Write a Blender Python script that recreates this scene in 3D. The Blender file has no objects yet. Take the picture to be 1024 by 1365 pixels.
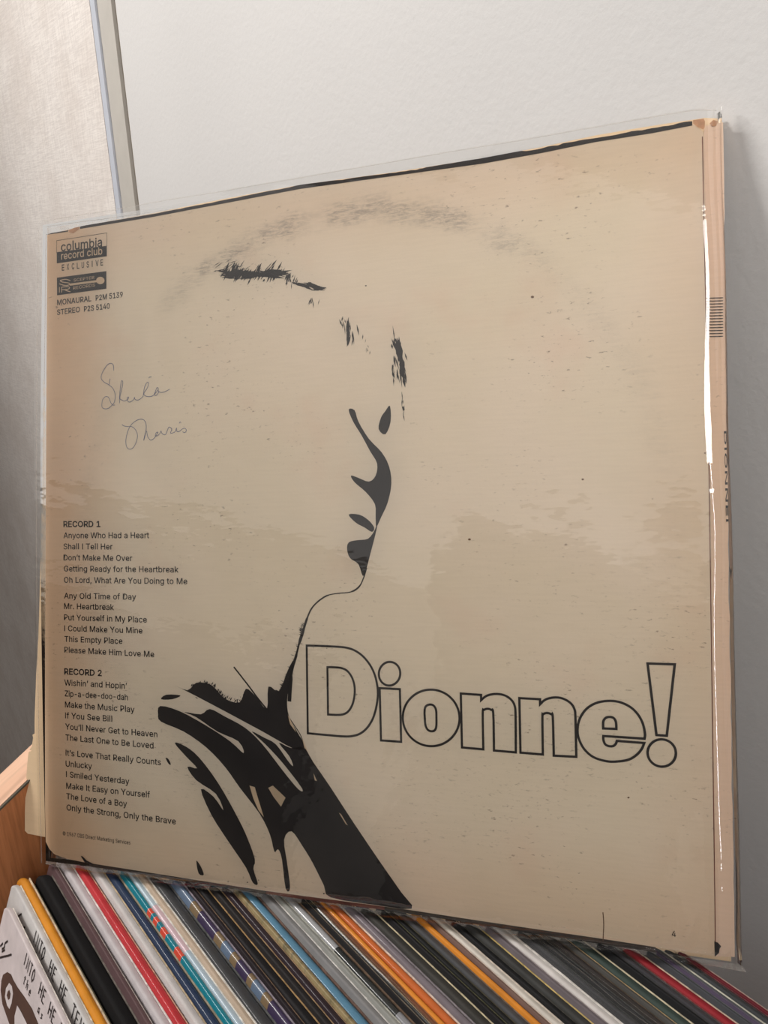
import bpy, bmesh, math, random, json
from mathutils import Vector, Matrix, geometry, noise

S = bpy.context.scene
COL = S.collection
ZO = 1.25                     # height of the jacket's lower left corner above the floor

# ------------------------------------------------------------------ camera
def basis(ex, ey, ez, o):
    return Matrix(((ex[0], ey[0], ez[0], o[0]), (ex[1], ey[1], ez[1], o[1]), (ex[2], ey[2], ez[2], o[2]), (0, 0, 0, 1)))
cd = bpy.data.cameras.new('camera'); cam = bpy.data.objects.new('camera', cd); COL.objects.link(cam)
cd.sensor_fit = 'HORIZONTAL'; cd.sensor_width = 36.0; cd.lens = 36.0 * 1000.0 / 1024.0
cd.clip_start = 0.01
cam.matrix_world = basis((0.6569673, 0.7536364, -0.0206416), (-0.2323771, 0.2284643, 0.9454126), (0.7172132, -0.6163085, 0.3252214), (0.339888, -0.063968, ZO + 0.280837))
S.camera = cam

# ------------------------------------------------------------------ world, lights, exposure
S.view_settings.view_transform = 'Standard'; S.view_settings.look = 'None'
S.view_settings.exposure = 0.2; S.view_settings.gamma = 1.0; S.view_settings.use_curve_mapping = False
W = bpy.data.worlds.new('world'); S.world = W; W.use_nodes = True
W.node_tree.nodes['Background'].inputs[0].default_value = (1.0, 0.97, 0.94, 1)
W.node_tree.nodes['Background'].inputs[1].default_value = 0.05
def area(name, loc, aim, sx, sy, power, col, spread=180):
    l = bpy.data.lights.new(name, 'AREA'); l.shape = 'RECTANGLE'; l.size = sx; l.size_y = sy
    l.energy = power; l.color = col; l.spread = math.radians(spread)
    o = bpy.data.objects.new(name, l); COL.objects.link(o); o.location = loc
    o.rotation_euler = (Vector(aim) - Vector(loc)).to_track_quat('-Z', 'Y').to_euler()
    return o
area('ceiling_tube_light', (-0.68, -0.62, 2.08), (0.15, 0.15, 1.86), 0.5, 0.12, 7.5, (1.0, 0.965, 0.92), 140)
area('sleeve_streak_light', (1.5, -0.8, 1.9), (0.3, 0.1, 1.5), 0.05, 1.4, 4.0, (0.93, 0.97, 1.0))  # added strip light, no window here; gives the bright streaks on the sleeve edge
area('jacket_fill_light', (0.78, -0.28, 2.0), (0.15, 0.2, 1.95), 0.3, 0.4, 1.9, (1.0, 0.965, 0.92), 110)  # added fill that brightens the upper jacket; no actual lamp stands here
area('room_ceiling_light', (0.0, -2.9, 2.62), (0.0, -2.9, 0.0), 4.2, 4.0, 23.0, (1.0, 0.97, 0.94))

# ------------------------------------------------------------------ data (millimetres on the jacket, the records and the wall)
D = json.loads(r'''{"glyph":{"!":[196,[[[67,160],[63,509],[132,509],[128,160]],[[98,-4],[66,9],[52,41],[66,73],[98,86],[130,73],[143,41],[130,9]]]],"'":[206,[[[78,318],
[70,509],[136,509],[128,318]]]],",":[188,[[[38,-119],[68,71],[137,71],[84,-119]]]],"-":[453,[[[337,244],[337,188],[114,188],[114,244]]]],".":[188,
[[[95,-4],[63,9],[50,41],[63,73],[95,87],[128,73],[141,41],[128,9]]]],"0":[453,[[[227,-7],[130,24],[69,113],[48,254],[69,395],[130,484],[227,516],[323,
484],[384,395],[405,254],[384,113],[323,24]],[[227,50],[290,74],[330,144],[344,254],[330,365],[290,435],[227,460],[163,435],[123,365],[109,254],[123,
144],[163,74]]]],"1":[453,[[[76,0],[76,55],[391,55],[391,0]],[[276,509],[276,0],[212,0],[212,448],[209,448],[86,358],[86,427],[198,509]]]],"2":[453,
[[[64,0],[64,47],[234,229],[282,282],[311,327],[320,371],[308,419],[273,449],[224,460],[172,447],[139,413],[127,362],[66,362],[86,442],[143,496],[225,
516],[306,497],[361,445],[381,372],[371,318],[336,259],[267,180],[153,60],[153,57],[389,57],[389,0]]]],"3":[453,[[[218,-7],[133,10],[70,57],[44,132],
[109,132],[126,87],[165,59],[219,50],[275,61],[315,93],[329,145],[316,196],[275,234],[201,248],[157,248],[157,299],[288,448],[288,452],[70,452],[70,
509],[372,509],[372,461],[211,278],[211,289],[308,276],[371,222],[393,145],[370,66],[309,12]]]],"4":[453,[[[40,105],[40,158],[247,509],[311,509],[109,
166],[109,163],[413,163],[413,105]],[[282,0],[282,121],[282,146],[282,318],[343,318],[343,0]]]],"5":[453,[[[221,-7],[140,11],[83,60],[60,130],[122,
130],[138,89],[173,60],[221,50],[276,64],[314,104],[328,162],[314,221],[275,262],[218,277],[167,268],[128,246],[67,253],[96,509],[366,509],[366,452],
[151,452],[134,301],[136,301],[178,325],[229,334],[294,321],[345,285],[379,231],[391,163],[369,76],[309,15]]]],"6":[453,[[[226,-7],[142,15],[84,74],
[64,162],[80,239],[137,340],[252,509],[322,509],[151,261],[145,261],[165,288],[196,307],[235,314],[316,295],[370,240],[389,157],[368,73],[310,14]],
[[226,48],[279,63],[314,101],[327,157],[314,213],[279,251],[226,265],[174,252],[138,214],[125,158],[138,102],[174,63]]]],"7":[453,[[[97,0],[323,448],
[323,452],[62,452],[62,509],[391,509],[391,449],[165,0]]]],"8":[453,[[[226,-7],[136,11],[74,62],[52,135],[65,195],[101,241],[153,265],[153,267],[93,
308],[70,380],[90,450],[146,498],[226,516],[306,498],[361,450],[382,380],[359,308],[300,267],[300,265],[351,241],[387,195],[401,135],[378,62],[317,
11]],[[226,49],[285,60],[323,91],[337,139],[322,189],[283,223],[226,235],[169,223],[130,189],[115,139],[129,91],[167,60]],[[226,290],[274,300],[307,
330],[319,376],[308,420],[275,449],[226,460],[177,449],[145,420],[133,376],[145,330],[178,300]]]],"9":[453,[[[226,516],[310,494],[368,434],[389,347],
[373,270],[315,168],[200,0],[130,0],[301,248],[307,248],[287,221],[257,202],[218,195],[137,214],[83,269],[64,352],[85,436],[143,494]],[[226,460],[174,
446],[138,407],[125,352],[138,295],[174,257],[226,243],[279,257],[314,295],[327,350],[314,407],[279,446]]]],"A":[480,[[[16,0],[201,509],[276,509],[463,
0],[395,0],[287,302],[264,372],[232,478],[245,478],[213,371],[191,302],[85,0]],[[110,142],[110,199],[370,199],[370,142]]]],"B":[456,[[[60,0],[60,509],
[241,509],[329,491],[381,442],[398,374],[387,320],[356,286],[315,267],[315,262],[363,245],[402,203],[418,136],[400,67],[344,18],[247,0]],[[125,57],
[245,57],[330,80],[355,137],[342,184],[306,218],[248,231],[125,231]],[[125,285],[238,285],[288,296],[323,326],[336,372],[313,429],[240,452],[125,
452]]]],"C":[510,[[[267,-7],[150,25],[70,115],[40,254],[70,393],[150,484],[267,516],[340,504],[402,471],[448,418],[473,348],[408,348],[389,395],[357,
428],[315,449],[267,456],[184,432],[125,364],[103,254],[125,145],[184,76],[267,53],[315,60],[357,81],[389,114],[408,160],[473,160],[448,91],[402,38],
[341,5]]]],"D":[502,[[[219,0],[96,0],[96,57],[215,57],[318,81],[379,149],[399,255],[379,361],[320,428],[221,452],[93,452],[93,509],[225,509],[353,478],
[433,391],[462,255],[433,119],[351,31]],[[125,509],[125,0],[60,0],[60,509]]]],"E":[419,[[[60,0],[60,509],[372,509],[372,452],[125,452],[125,286],[355,
286],[355,229],[125,229],[125,57],[375,57],[375,0]]]],"F":[410,[[[60,0],[60,509],[369,509],[369,452],[125,452],[125,278],[346,278],[346,221],[125,221],
[125,0]]]],"G":[520,[[[269,-7],[149,25],[69,116],[40,254],[69,393],[149,484],[265,516],[340,504],[403,469],[449,416],[474,349],[408,349],[387,393],
[356,427],[315,448],[265,456],[183,432],[125,364],[103,254],[125,145],[184,76],[269,53],[345,71],[396,123],[415,202],[434,199],[283,199],[283,256],
[478,256],[478,200],[451,91],[377,19]]]],"H":[517,[[[60,0],[60,509],[125,509],[125,289],[392,289],[392,509],[457,509],[457,0],[392,0],[392,232],[125,
232],[125,0]]]],"I":[195,[[[65,0],[65,509],[130,509],[130,0]]]],"J":[396,[[[185,-7],[75,33],[52,63],[38,101],[33,145],[33,173],[98,173],[98,145],[122,
74],[185,50],[248,74],[272,145],[272,509],[336,509],[336,145],[332,101],[317,63],[294,33]]]],"K":[467,[[[104,145],[104,216],[139,261],[174,303],[212,
344],[364,509],[448,509],[231,276],[228,276]],[[60,0],[60,509],[125,509],[125,334],[124,225],[125,193],[125,0]],[[372,0],[188,259],[228,309],[449,
0]]]],"L":[393,[[[60,0],[60,509],[125,509],[125,57],[361,57],[361,0]]]],"M":[628,[[[60,0],[60,509],[152,509],[277,187],[287,159],[299,123],[311,84],
[322,49],[307,49],[318,83],[330,121],[342,158],[352,187],[476,509],[568,509],[568,0],[504,0],[504,291],[504,327],[505,369],[506,413],[507,457],[513,
457],[498,409],[482,363],[467,322],[456,291],[342,0],[286,0],[170,291],[159,321],[145,361],[129,408],[112,457],[119,457],[120,416],[121,372],[122,328],
[122,291],[122,0]]]],"N":[523,[[[60,0],[60,509],[136,509],[343,183],[363,151],[388,107],[414,55],[405,54],[401,108],[399,157],[399,195],[399,509],[463,
509],[463,0],[387,0],[202,290],[177,331],[148,381],[108,452],[119,454],[122,384],[124,328],[125,291],[125,0]]]],"O":[533,[[[267,-7],[150,25],[70,115],
[40,254],[70,393],[150,484],[267,516],[384,484],[464,393],[493,254],[464,115],[384,25]],[[267,53],[349,76],[408,144],[430,254],[408,365],[349,433],
[267,456],[184,433],[125,364],[103,254],[125,144],[184,76]]]],"P":[445,[[[60,0],[60,509],[235,509],[332,487],[390,430],[409,348],[390,265],[332,207],
[235,186],[109,186],[109,242],[233,242],[297,256],[333,294],[344,348],[333,402],[297,439],[232,452],[125,452],[125,0]]]],"R":[449,[[[60,0],[60,509],
[236,509],[333,489],[390,433],[409,352],[390,271],[333,217],[236,198],[96,198],[96,255],[234,255],[298,267],[334,300],[345,352],[334,405],[298,440],
[233,452],[125,452],[125,0]],[[353,0],[230,229],[303,229],[428,0]]]],"S":[447,[[[224,-9],[128,9],[64,60],[38,137],[104,137],[123,88],[166,59],[224,49],
[286,60],[329,92],[346,139],[332,179],[296,205],[245,222],[184,239],[86,289],[52,372],[75,448],[138,498],[227,516],[316,498],[377,449],[401,378],[337,
378],[302,437],[225,459],[167,448],[129,418],[115,376],[131,334],[169,308],[212,293],[264,279],[312,264],[359,238],[395,198],[408,139],[386,64],[323,
11]]]],"T":[449,[[[32,452],[32,509],[417,509],[417,452],[257,452],[257,0],[193,0],[193,452]]]],"U":[517,[[[259,-8],[154,15],[85,80],[60,173],[60,509],
[124,509],[124,178],[141,113],[187,68],[259,52],[331,68],[377,113],[393,178],[393,509],[457,509],[457,173],[433,80],[363,15]]]],"V":[480,[[[204,0],[16,
509],[84,509],[192,206],[215,137],[248,31],[235,31],[267,138],[290,206],[395,509],[463,509],[278,0]]]],"W":[686,[[[155,0],[16,509],[82,509],[163,196],
[175,145],[187,94],[197,40],[189,40],[200,94],[211,145],[224,196],[306,509],[380,509],[462,196],[474,145],[486,94],[497,40],[488,40],[499,94],[510,
145],[523,196],[603,509],[670,509],[530,0],[455,0],[368,323],[351,391],[336,475],[350,475],[335,395],[318,323],[230,0]]]],"X":[474,[[[18,0],[217,284],
[217,236],[29,509],[104,509],[178,400],[204,361],[223,329],[243,292],[232,292],[252,329],[272,361],[298,400],[374,509],[446,509],[259,239],[259,287],
[456,0],[382,0],[292,129],[268,165],[250,195],[230,231],[244,231],[225,196],[206,166],[182,129],[91,0]]]],"Y":[472,[[[203,0],[203,208],[16,509],[91,
509],[192,344],[222,292],[250,230],[224,230],[251,293],[280,344],[381,509],[455,509],[268,208],[268,0]]]],"Z":[438,[[[42,0],[42,46],[273,385],[306,
431],[341,476],[348,454],[285,452],[223,452],[40,452],[40,509],[397,509],[397,462],[169,129],[134,81],[97,33],[90,54],[152,57],[214,57],[399,57],[399,
0]]]],"a":[389,[[[160,-9],[94,5],[48,45],[30,108],[43,161],[78,193],[125,211],[178,220],[234,227],[265,235],[276,255],[276,257],[267,297],[240,322],
[196,331],[149,322],[118,301],[100,274],[41,291],[79,346],[133,375],[194,384],[239,379],[286,360],[322,320],[337,251],[337,0],[277,0],[277,52],[272,
52],[252,25],[215,1]],[[170,45],[228,59],[263,93],[276,138],[276,190],[259,182],[231,176],[200,171],[175,168],[134,159],[103,139],[92,105],[102,72],
[130,52]]]],"b":[424,[[[229,-8],[172,4],[138,31],[118,59],[112,59],[112,0],[53,0],[53,509],[114,509],[114,319],[118,319],[137,346],[171,373],[229,384],
[313,361],[370,293],[390,189],[370,84],[313,16]],[[220,47],[279,66],[316,117],[328,189],[316,261],[280,311],[220,330],[161,312],[125,263],[113,189],
[125,115],[162,65]]]],"c":[396,[[[207,-8],[117,16],[56,85],[34,187],[56,291],[117,360],[207,384],[260,377],[305,356],[340,322],[362,277],[303,262],
[290,289],[270,311],[242,325],[207,330],[145,310],[108,258],[96,187],[108,117],[145,66],[207,46],[243,52],[271,66],[292,89],[304,117],[363,102],[341,
56],[306,21],[261,-1]]]],"d":[424,[[[195,-8],[111,16],[55,84],[34,189],[55,293],[112,361],[196,384],[253,373],[287,346],[306,319],[311,319],[311,509],
[372,509],[372,0],[313,0],[313,59],[307,59],[287,31],[252,4]],[[205,47],[263,65],[299,115],[312,189],[300,263],[263,312],[205,330],[145,311],[108,261],
[96,189],[109,117],[145,66]]]],"e":[404,[[[212,-8],[117,16],[56,85],[34,187],[55,290],[115,359],[205,384],[266,374],[319,341],[357,282],[371,194],[371,
169],[75,169],[75,221],[338,221],[310,202],[298,269],[263,314],[205,330],[146,313],[109,270],[96,211],[96,178],[110,106],[151,61],[212,46],[254,53],
[285,73],[306,105],[365,91],[335,39],[283,4]]]],"f":[254,[[[228,379],[228,327],[6,327],[6,379]],[[81,0],[81,432],[96,486],[135,519],[187,530],[222,
527],[243,521],[227,468],[215,472],[195,474],[154,460],[142,419],[142,0]]]],"g":[425,[[[207,-151],[134,-140],[82,-110],[51,-69],[101,-41],[122,-66],
[154,-88],[207,-97],[282,-75],[311,-6],[311,68],[306,68],[287,41],[252,16],[195,5],[113,27],[55,90],[34,191],[55,293],[112,361],[196,384],[253,373],
[288,346],[308,319],[313,319],[313,379],[372,379],[372,-9],[350,-90],[291,-136]],[[205,59],[264,75],[300,121],[312,193],[300,264],[264,312],[205,330],
[145,312],[109,262],[96,193],[109,123],[145,76]]]],"h":[410,[[[114,227],[114,0],[53,0],[53,509],[114,509],[114,287],[102,287],[152,362],[227,384],[295,
369],[341,321],[357,240],[357,0],[296,0],[296,235],[273,304],[210,329],[161,317],[126,283]]]],"i":[167,[[[53,0],[53,379],[114,379],[114,0]],[[84,443],
[54,455],[41,483],[54,512],[84,524],[114,512],[126,483],[114,455]]]],"j":[167,[[[53,379],[114,379],[114,-30],[102,-90],[65,-129],[4,-143],[-10,-143],
[-10,-87],[2,-87],[40,-72],[53,-29]],[[83,443],[53,455],[41,483],[53,512],[83,524],[114,512],[126,483],[114,455]]]],"k":[381,[[[110,137],[110,212],
[121,212],[284,379],[360,379],[184,199],[177,199]],[[53,0],[53,509],[114,509],[114,0]],[[294,0],[148,186],[191,229],[372,0]]]],"l":[180,[[[58,0],[58,
530],[122,530],[122,0]]]],"m":[610,[[[53,0],[53,379],[112,379],[112,295],[108,295],[132,346],[172,376],[219,386],[287,361],[321,295],[312,295],[337,
343],[381,375],[437,386],[497,372],[541,328],[557,255],[557,0],[496,0],[496,254],[473,313],[419,330],[374,320],[345,290],[335,247],[335,0],[274,0],
[274,260],[253,311],[199,330],[158,320],[126,289],[114,238],[114,0]]]],"n":[410,[[[114,227],[114,0],[53,0],[53,379],[112,379],[112,287],[102,287],[152,
362],[227,384],[295,369],[341,321],[357,240],[357,0],[296,0],[296,235],[273,304],[210,329],[161,317],[126,283]]]],"o":[415,[[[207,-8],[117,16],[56,85],
[34,187],[56,291],[117,360],[207,384],[299,360],[359,291],[381,187],[359,85],[299,16]],[[207,46],[270,66],[307,117],[319,187],[307,258],[270,310],[207,
330],[145,310],[108,258],[96,187],[108,117],[145,66]]]],"p":[424,[[[53,-143],[53,379],[112,379],[112,319],[118,319],[137,346],[171,373],[229,384],[313,
361],[370,293],[390,189],[370,84],[313,16],[229,-8],[173,4],[138,31],[118,59],[114,59],[114,-143]],[[220,47],[279,66],[316,117],[328,189],[316,261],
[280,311],[220,330],[161,312],[125,263],[113,189],[125,115],[162,65]]]],"r":[259,[[[53,0],[53,379],[112,379],[112,321],[115,321],[152,367],[213,385],
[229,384],[243,384],[243,322],[230,324],[207,326],[159,315],[126,284],[114,237],[114,0]]]],"s":[365,[[[182,-8],[112,3],[62,38],[36,94],[94,107],[124,
60],[181,45],[244,62],[268,103],[254,136],[212,155],[149,170],[72,208],[47,274],[65,332],[115,370],[187,384],[254,372],[299,339],[324,290],[268,277],
[243,316],[187,333],[131,317],[109,277],[124,243],[172,223],[229,209],[306,171],[331,107],[312,47],[260,6]]]],"t":[227,[[[204,379],[204,327],[6,327],
[6,379]],[[65,471],[126,471],[126,98],[136,61],[170,50],[185,51],[202,54],[213,2],[192,-3],[168,-4],[92,21],[65,93]]]],"u":[410,[[[182,-5],[115,11],
[69,59],[53,139],[53,379],[114,379],[114,144],[137,75],[200,50],[249,62],[283,97],[296,153],[296,379],[357,379],[357,0],[298,0],[298,92],[307,92],[257,
17]]]],"v":[389,[[[163,0],[17,379],[84,379],[165,155],[187,87],[206,21],[184,21],[203,87],[224,155],[305,379],[371,379],[226,0]]]],"w":[567,[[[138,0],
[23,379],[87,379],[133,214],[154,137],[175,41],[165,41],[186,135],[206,214],[252,379],[316,379],[362,214],[382,136],[402,41],[391,41],[413,135],[434,
214],[480,379],[545,379],[429,0],[368,0],[319,172],[305,225],[291,280],[277,338],[291,338],[277,280],[263,225],[248,172],[199,0]]]],"y":[389,[[[47,
-139],[61,-86],[71,-87],[104,-89],[130,-74],[151,-36],[163,-1],[17,379],[84,379],[165,155],[187,87],[206,21],[184,21],[202,87],[224,155],[305,379],
[371,379],[204,-58],[177,-107],[139,-136],[91,-145],[65,-143]]]],"z":[380,[[[42,0],[42,46],[254,320],[254,323],[48,323],[48,379],[333,379],[333,331],
[126,60],[126,56],[339,56],[339,0]]]],"©":[637,[[[173,254],[193,328],[247,382],[321,402],[386,386],[436,345],[460,286],[400,286],[372,328],[321,344],
[276,332],[243,299],[231,254],[243,209],[276,177],[321,165],[370,181],[395,223],[455,223],[432,163],[385,122],[321,107],[247,126],[193,180]],[[318,-8],
[216,12],[133,69],[76,153],[56,254],[76,356],[133,440],[216,496],[318,517],[420,496],[504,440],[560,356],[580,254],[560,153],[504,69],[420,12]],[[318,
51],[397,67],[462,111],[506,176],[521,254],[506,333],[462,398],[397,442],[318,457],[240,442],[175,398],[131,333],[115,254],[131,176],[175,111],[240,
67]]]],"’":[177,[[[52,318],[82,509],[151,509],[98,318]]]]},"text":[["track_heading","RECORD 1",[12.6,164.29],[34.43,163.99],2.8,0.24],["song_title",
"Anyone Who Had a Heart",[12.56,158.68],[62.37,158.23],2.81,0.09],["song_title","Shall I Tell Her",[12.52,153.17],[41.51,152.95],2.8,0.09],
["song_title","Don’t Make Me Over",[12.48,147.65],[52.76,147.32],2.8,0.09],["song_title","Getting Ready for the Heartbreak",[12.66,142.15],[78.39,
141.95],2.79,0.09],["song_title","Oh Lord, What Are You Doing to Me",[12.62,136.55],[83.09,136.46],2.8,0.09],["song_title","Any Old Time of Day",
[12.67,128.69],[54.78,128.76],2.8,0.09],["song_title","Mr. Heartbreak",[12.63,123.54],[42.08,123.53],2.8,0.09],["song_title",
"Put Yourself in My Place",[12.59,117.96],[60.71,117.97],2.79,0.09],["song_title","I Could Make You Mine",[12.66,112.56],[58.2,112.7],2.79,0.09],
["song_title","This Empty Place",[12.73,107.25],[46.8,107.36],2.78,0.09],["song_title","Please Make Him Love Me",[12.7,101.93],[64.68,101.64],2.79,
0.09],["track_heading","RECORD 2",[12.62,91.14],[34.67,91.31],2.87,0.24],["song_title","Wishin’ and Hopin’",[12.58,85.66],[49.22,85.85],2.87,0.09],
["song_title","Zip-a-dee-doo-dah",[12.76,80.28],[49.67,80.4],2.87,0.09],["song_title","Make the Music Play",[12.83,74.82],[53.41,74.82],2.87,0.09],
["song_title","If You See Bill",[12.9,69.45],[40.62,69.54],2.86,0.09],["song_title","You’ll Never Get to Heaven",[12.96,63.99],[66.07,63.92],2.86,
0.09],["song_title","The Last One to Be Loved",[13.03,58.62],[63.88,58.46],2.86,0.09],["song_title","It’s Love That Really Counts",[13.09,51.1],[67.88,
50.91],2.85,0.09],["song_title","Unlucky",[13.05,45.73],[28.65,45.76],2.86,0.09],["song_title","I Smiled Yesterday",[13.23,40.56],[50.12,40.3],2.85,
0.09],["song_title","Make It Easy on Yourself",[13.29,34.86],[61.71,35.05],2.85,0.09],["song_title","The Love of a Boy",[13.36,29.77],[48.73,29.44],
2.85,0.09],["song_title","Only the Strong, Only the Brave",[13.43,24.26],[75.77,23.98],2.85,0.09],["copyright_line",
"© 1967 CBS Direct Marketing Services",[11.01,11.75],[50.56,11.66],1.9,0.0],["club_name","columbia",[11.99,302.7],[36.57,302.04],4.62,0.14],
["club_name_reversed","record club",[12.12,298.46],[36.8,298.05],3.73,0.12],["label_name_reversed","SCEPTER",[19.65,286.48],[32.03,286.49],1.41,0.0],
["label_name_reversed","RECORDS",[19.35,282.54],[32.36,282.61],1.54,0.0],["catalogue_line","MONAURAL",[9.48,275.77],[30.01,275.62],2.66,0.13],
["catalogue_line","P2M 5139",[32.73,275.59],[48.45,275.62],2.61,0.13],["catalogue_line","STEREO",[9.34,270.8],[23.14,270.9],2.67,0.13],
["catalogue_line","P2S 5140",[25.73,270.81],[40.86,270.82],2.63,0.13],["exclusive_letter","E",[12.46,292.86],[13.86,292.84],3.02,0.1],
["exclusive_letter","X",[15.42,292.86],[16.81,292.84],3.01,0.1],["exclusive_letter","C",[18.52,292.79],[19.91,292.78],3.01,0.1],["exclusive_letter",
"L",[21.61,292.73],[22.98,292.72],3.0,0.1],["exclusive_letter","U",[24.47,292.7],[25.84,292.68],2.99,0.1],["exclusive_letter","S",[27.42,292.65],
[28.78,292.63],2.98,0.1],["exclusive_letter","I",[30.56,292.57],[30.93,292.57],2.98,0.1],["exclusive_letter","V",[32.76,292.61],[34.52,292.59],2.97,
0.1],["exclusive_letter","E",[35.72,292.6],[37.07,292.59],2.96,0.1],["page_number","4",[292.85,5.21],[294.3,5.25],2.17,0.03]],"art":[["face_shadow",
[[164.97,213.48],[167.76,212.98],[169.43,207.97],[174.15,200.2],[179.87,194.09],[183.16,187.81],[184.06,180.37],[182.26,172.37],[179.46,166.63],
[177.01,162.15],[176.74,166.68],[176.47,171.86],[172.44,177.16],[167.31,181.55],[165.61,184.56],[169.07,183.46],[173.88,181.67],[177.0,184.16],[177.76,
189.32],[174.75,194.64],[170.73,202.01],[166.99,208.1]],1],["lip_shadow",[[164.32,167.56],[169.19,167.47],[173.29,165.12],[175.98,161.84],[174.93,
159.91],[171.52,161.9],[167.75,163.9]],1],["chin_shadow",[[164.15,155.45],[168.33,156.4],[173.17,157.01],[176.31,160.86],[178.08,165.36],[176.27,
157.95],[174.11,150.52],[172.3,144.37],[170.53,140.8],[168.53,145.98],[164.75,148.59],[163.4,152.19]],1],["brow_shadow",[[183.9,213.92],[184.13,
207.13],[181.68,201.77],[178.66,204.19],[179.75,209.0],[181.83,211.79]],1],["collar_shadow",[[74.96,89.38],[82.65,86.97],[87.5,90.71],[95.43,90.07],
[102.42,84.25],[110.13,82.98],[113.26,89.28],[117.79,86.47],[123.74,80.74],[124.62,90.88],[129.81,89.14],[134.36,98.73],[137.35,103.19],[135.39,93.77],
[133.81,84.68],[134.82,77.75],[139.11,70.73],[142.3,65.02],[136.84,63.94],[122.12,70.2],[102.35,78.41],[87.43,84.45]],0],["shoulder_shadow",[[67.87,
78.76],[78.5,76.94],[92.46,71.23],[104.91,64.9],[111.77,59.98],[109.15,65.21],[98.34,68.88],[87.33,74.71],[80.93,76.74],[89.74,76.25],[94.52,78.97],
[102.32,76.01],[112.67,71.58],[121.3,64.76],[131.57,53.54],[138.79,46.23],[140.61,46.73],[131.61,56.87],[123.17,64.57],[116.08,70.12],[122.09,67.85],
[128.02,65.27],[133.84,58.39],[136.37,56.27],[134.6,60.44],[129.52,66.05],[135.38,64.16],[141.58,64.96],[146.17,58.74],[153.87,48.94],[164.16,35.06],
[175.91,19.75],[185.76,7.42],[190.28,1.15],[173.93,0.43],[153.56,0.82],[150.44,5.59],[145.23,14.71],[140.28,21.66],[135.27,27.36],[131.55,23.3],
[132.89,13.19],[134.21,2.13],[132.01,1.83],[130.34,14.54],[128.55,18.64],[126.68,17.42],[124.55,24.84],[119.42,33.67],[109.68,44.19],[102.06,53.05],
[92.35,61.21],[80.43,67.63],[68.21,71.37],[66.59,74.8]],0],["sleeve_shadow",[[75.5,62.03],[81.57,60.74],[88.73,56.09],[98.08,45.86],[106.48,33.7],
[112.49,23.5],[116.91,12.9],[116.1,8.44],[118.28,2.01],[115.65,2.34],[112.31,8.64],[103.61,19.11],[94.78,30.44],[89.37,41.62],[96.05,38.81],[101.06,
33.14],[97.24,40.3],[87.02,45.55],[82.28,51.39],[87.48,51.13],[81.52,56.2]],0],["hem_mark",[[86.63,8.54],[88.99,6.07],[90.53,2.48],[87.76,2.82]],0],
["cuff_mark",[[68.31,81.97],[71.22,84.25],[78.98,84.33],[74.48,82.32]],0],["stray_mark",[[70.52,54.62],[72.16,54.05],[73.36,51.69],[72.14,51.94]],0]],
"slits":[[[114.65,45.67],[117.29,45.23],[119.11,39.69],[121.65,32.22],[119.06,34.98],[116.48,40.1]],[[124.06,45.52],[126.31,46.74],[132.53,41.99],
[130.27,37.78],[126.62,41.75]],[[157.94,37.96],[158.98,37.42],[162.05,32.9],[161.02,33.43]],[[134.1,79.04],[136.97,73.9],[138.03,71.32],[135.15,
74.78]],[[140.91,69.21],[143.36,63.45],[141.94,64.99]],[[146.11,54.13],[147.86,50.68],[146.79,50.91]]],"neck":[[[172.3,144.37],1.5],[[170.86,140.15],
1.5],[[168.73,136.24],2],[[164.88,133.91],1.2],[[158.57,133.18],1.2],[[153.6,132.12],1.8],[[149.28,129.41],1.8],[[146.0,126.04],2],[[143.77,121.35],3],
[[141.89,115.99],4],[[140.0,110.61],2.5],[[138.47,105.23],3.5],[[136.95,100.51],3],[[135.77,94.79],5],[[134.91,84.75],5]],"hair":[[[111.69,280.24],
[110.29,279.19],[109.8,277.56],[111.19,278.61]],[[127.2,279.15],[126.15,277.57],[125.6,275.75],[126.65,277.34]],[[111.05,281.25],[108.75,279.98],
[107.15,278.03],[109.45,279.31]],[[110.39,283.26],[108.3,281.98],[106.96,280.03],[109.06,281.31]],[[130.15,276.98],[129.32,276.1],[129.11,274.91],
[129.94,275.79]],[[109.37,284.03],[108.29,282.4],[107.75,280.51],[108.83,282.15]],[[130.15,281.66],[128.79,280.64],[128.06,279.14],[129.42,280.16]],
[[116.75,282.31],[114.99,280.54],[113.52,278.53],[115.29,280.31]],[[105.73,283.52],[104.64,282.32],[104.61,280.68],[105.7,281.88]],[[109.93,282.48],
[108.43,280.94],[107.39,279.09],[108.9,280.63]],[[112.3,280.61],[111.9,279.65],[111.88,278.59],[112.28,279.55]],[[110.55,282.54],[109.85,281.41],
[109.72,280.07],[110.43,281.2]],[[110.08,283.36],[108.46,281.07],[107.67,278.38],[109.3,280.67]],[[133.92,282.56],[132.03,280.54],[130.91,278.02],
[132.81,280.04]],[[114.43,278.3],[113.42,277.52],[112.99,276.36],[114.0,277.14]],[[107.2,282.99],[105.88,282.15],[104.8,281.06],[106.13,281.9]],
[[107.66,280.69],[106.68,280.04],[106.72,278.88],[107.69,279.53]],[[115.15,278.92],[114.4,278.3],[114.05,277.42],[114.8,278.04]],[[123.63,280.5],
[122.24,278.04],[121.26,275.39],[122.64,277.86]],[[118.47,281.12],[117.08,278.66],[116.34,275.92],[117.74,278.38]],[[111.6,282.79],[109.99,280.65],
[109.29,278.06],[110.9,280.21]],[[117.7,279.16],[116.75,278.22],[116.22,277.0],[117.18,277.95]],[[111.33,280.82],[109.29,280.07],[107.98,278.49],
[110.02,279.25]],[[116.16,280.23],[114.75,278.21],[114.19,275.81],[115.59,277.83]],[[118.54,279.65],[116.28,278.04],[114.45,276.01],[116.72,277.63]],
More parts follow.
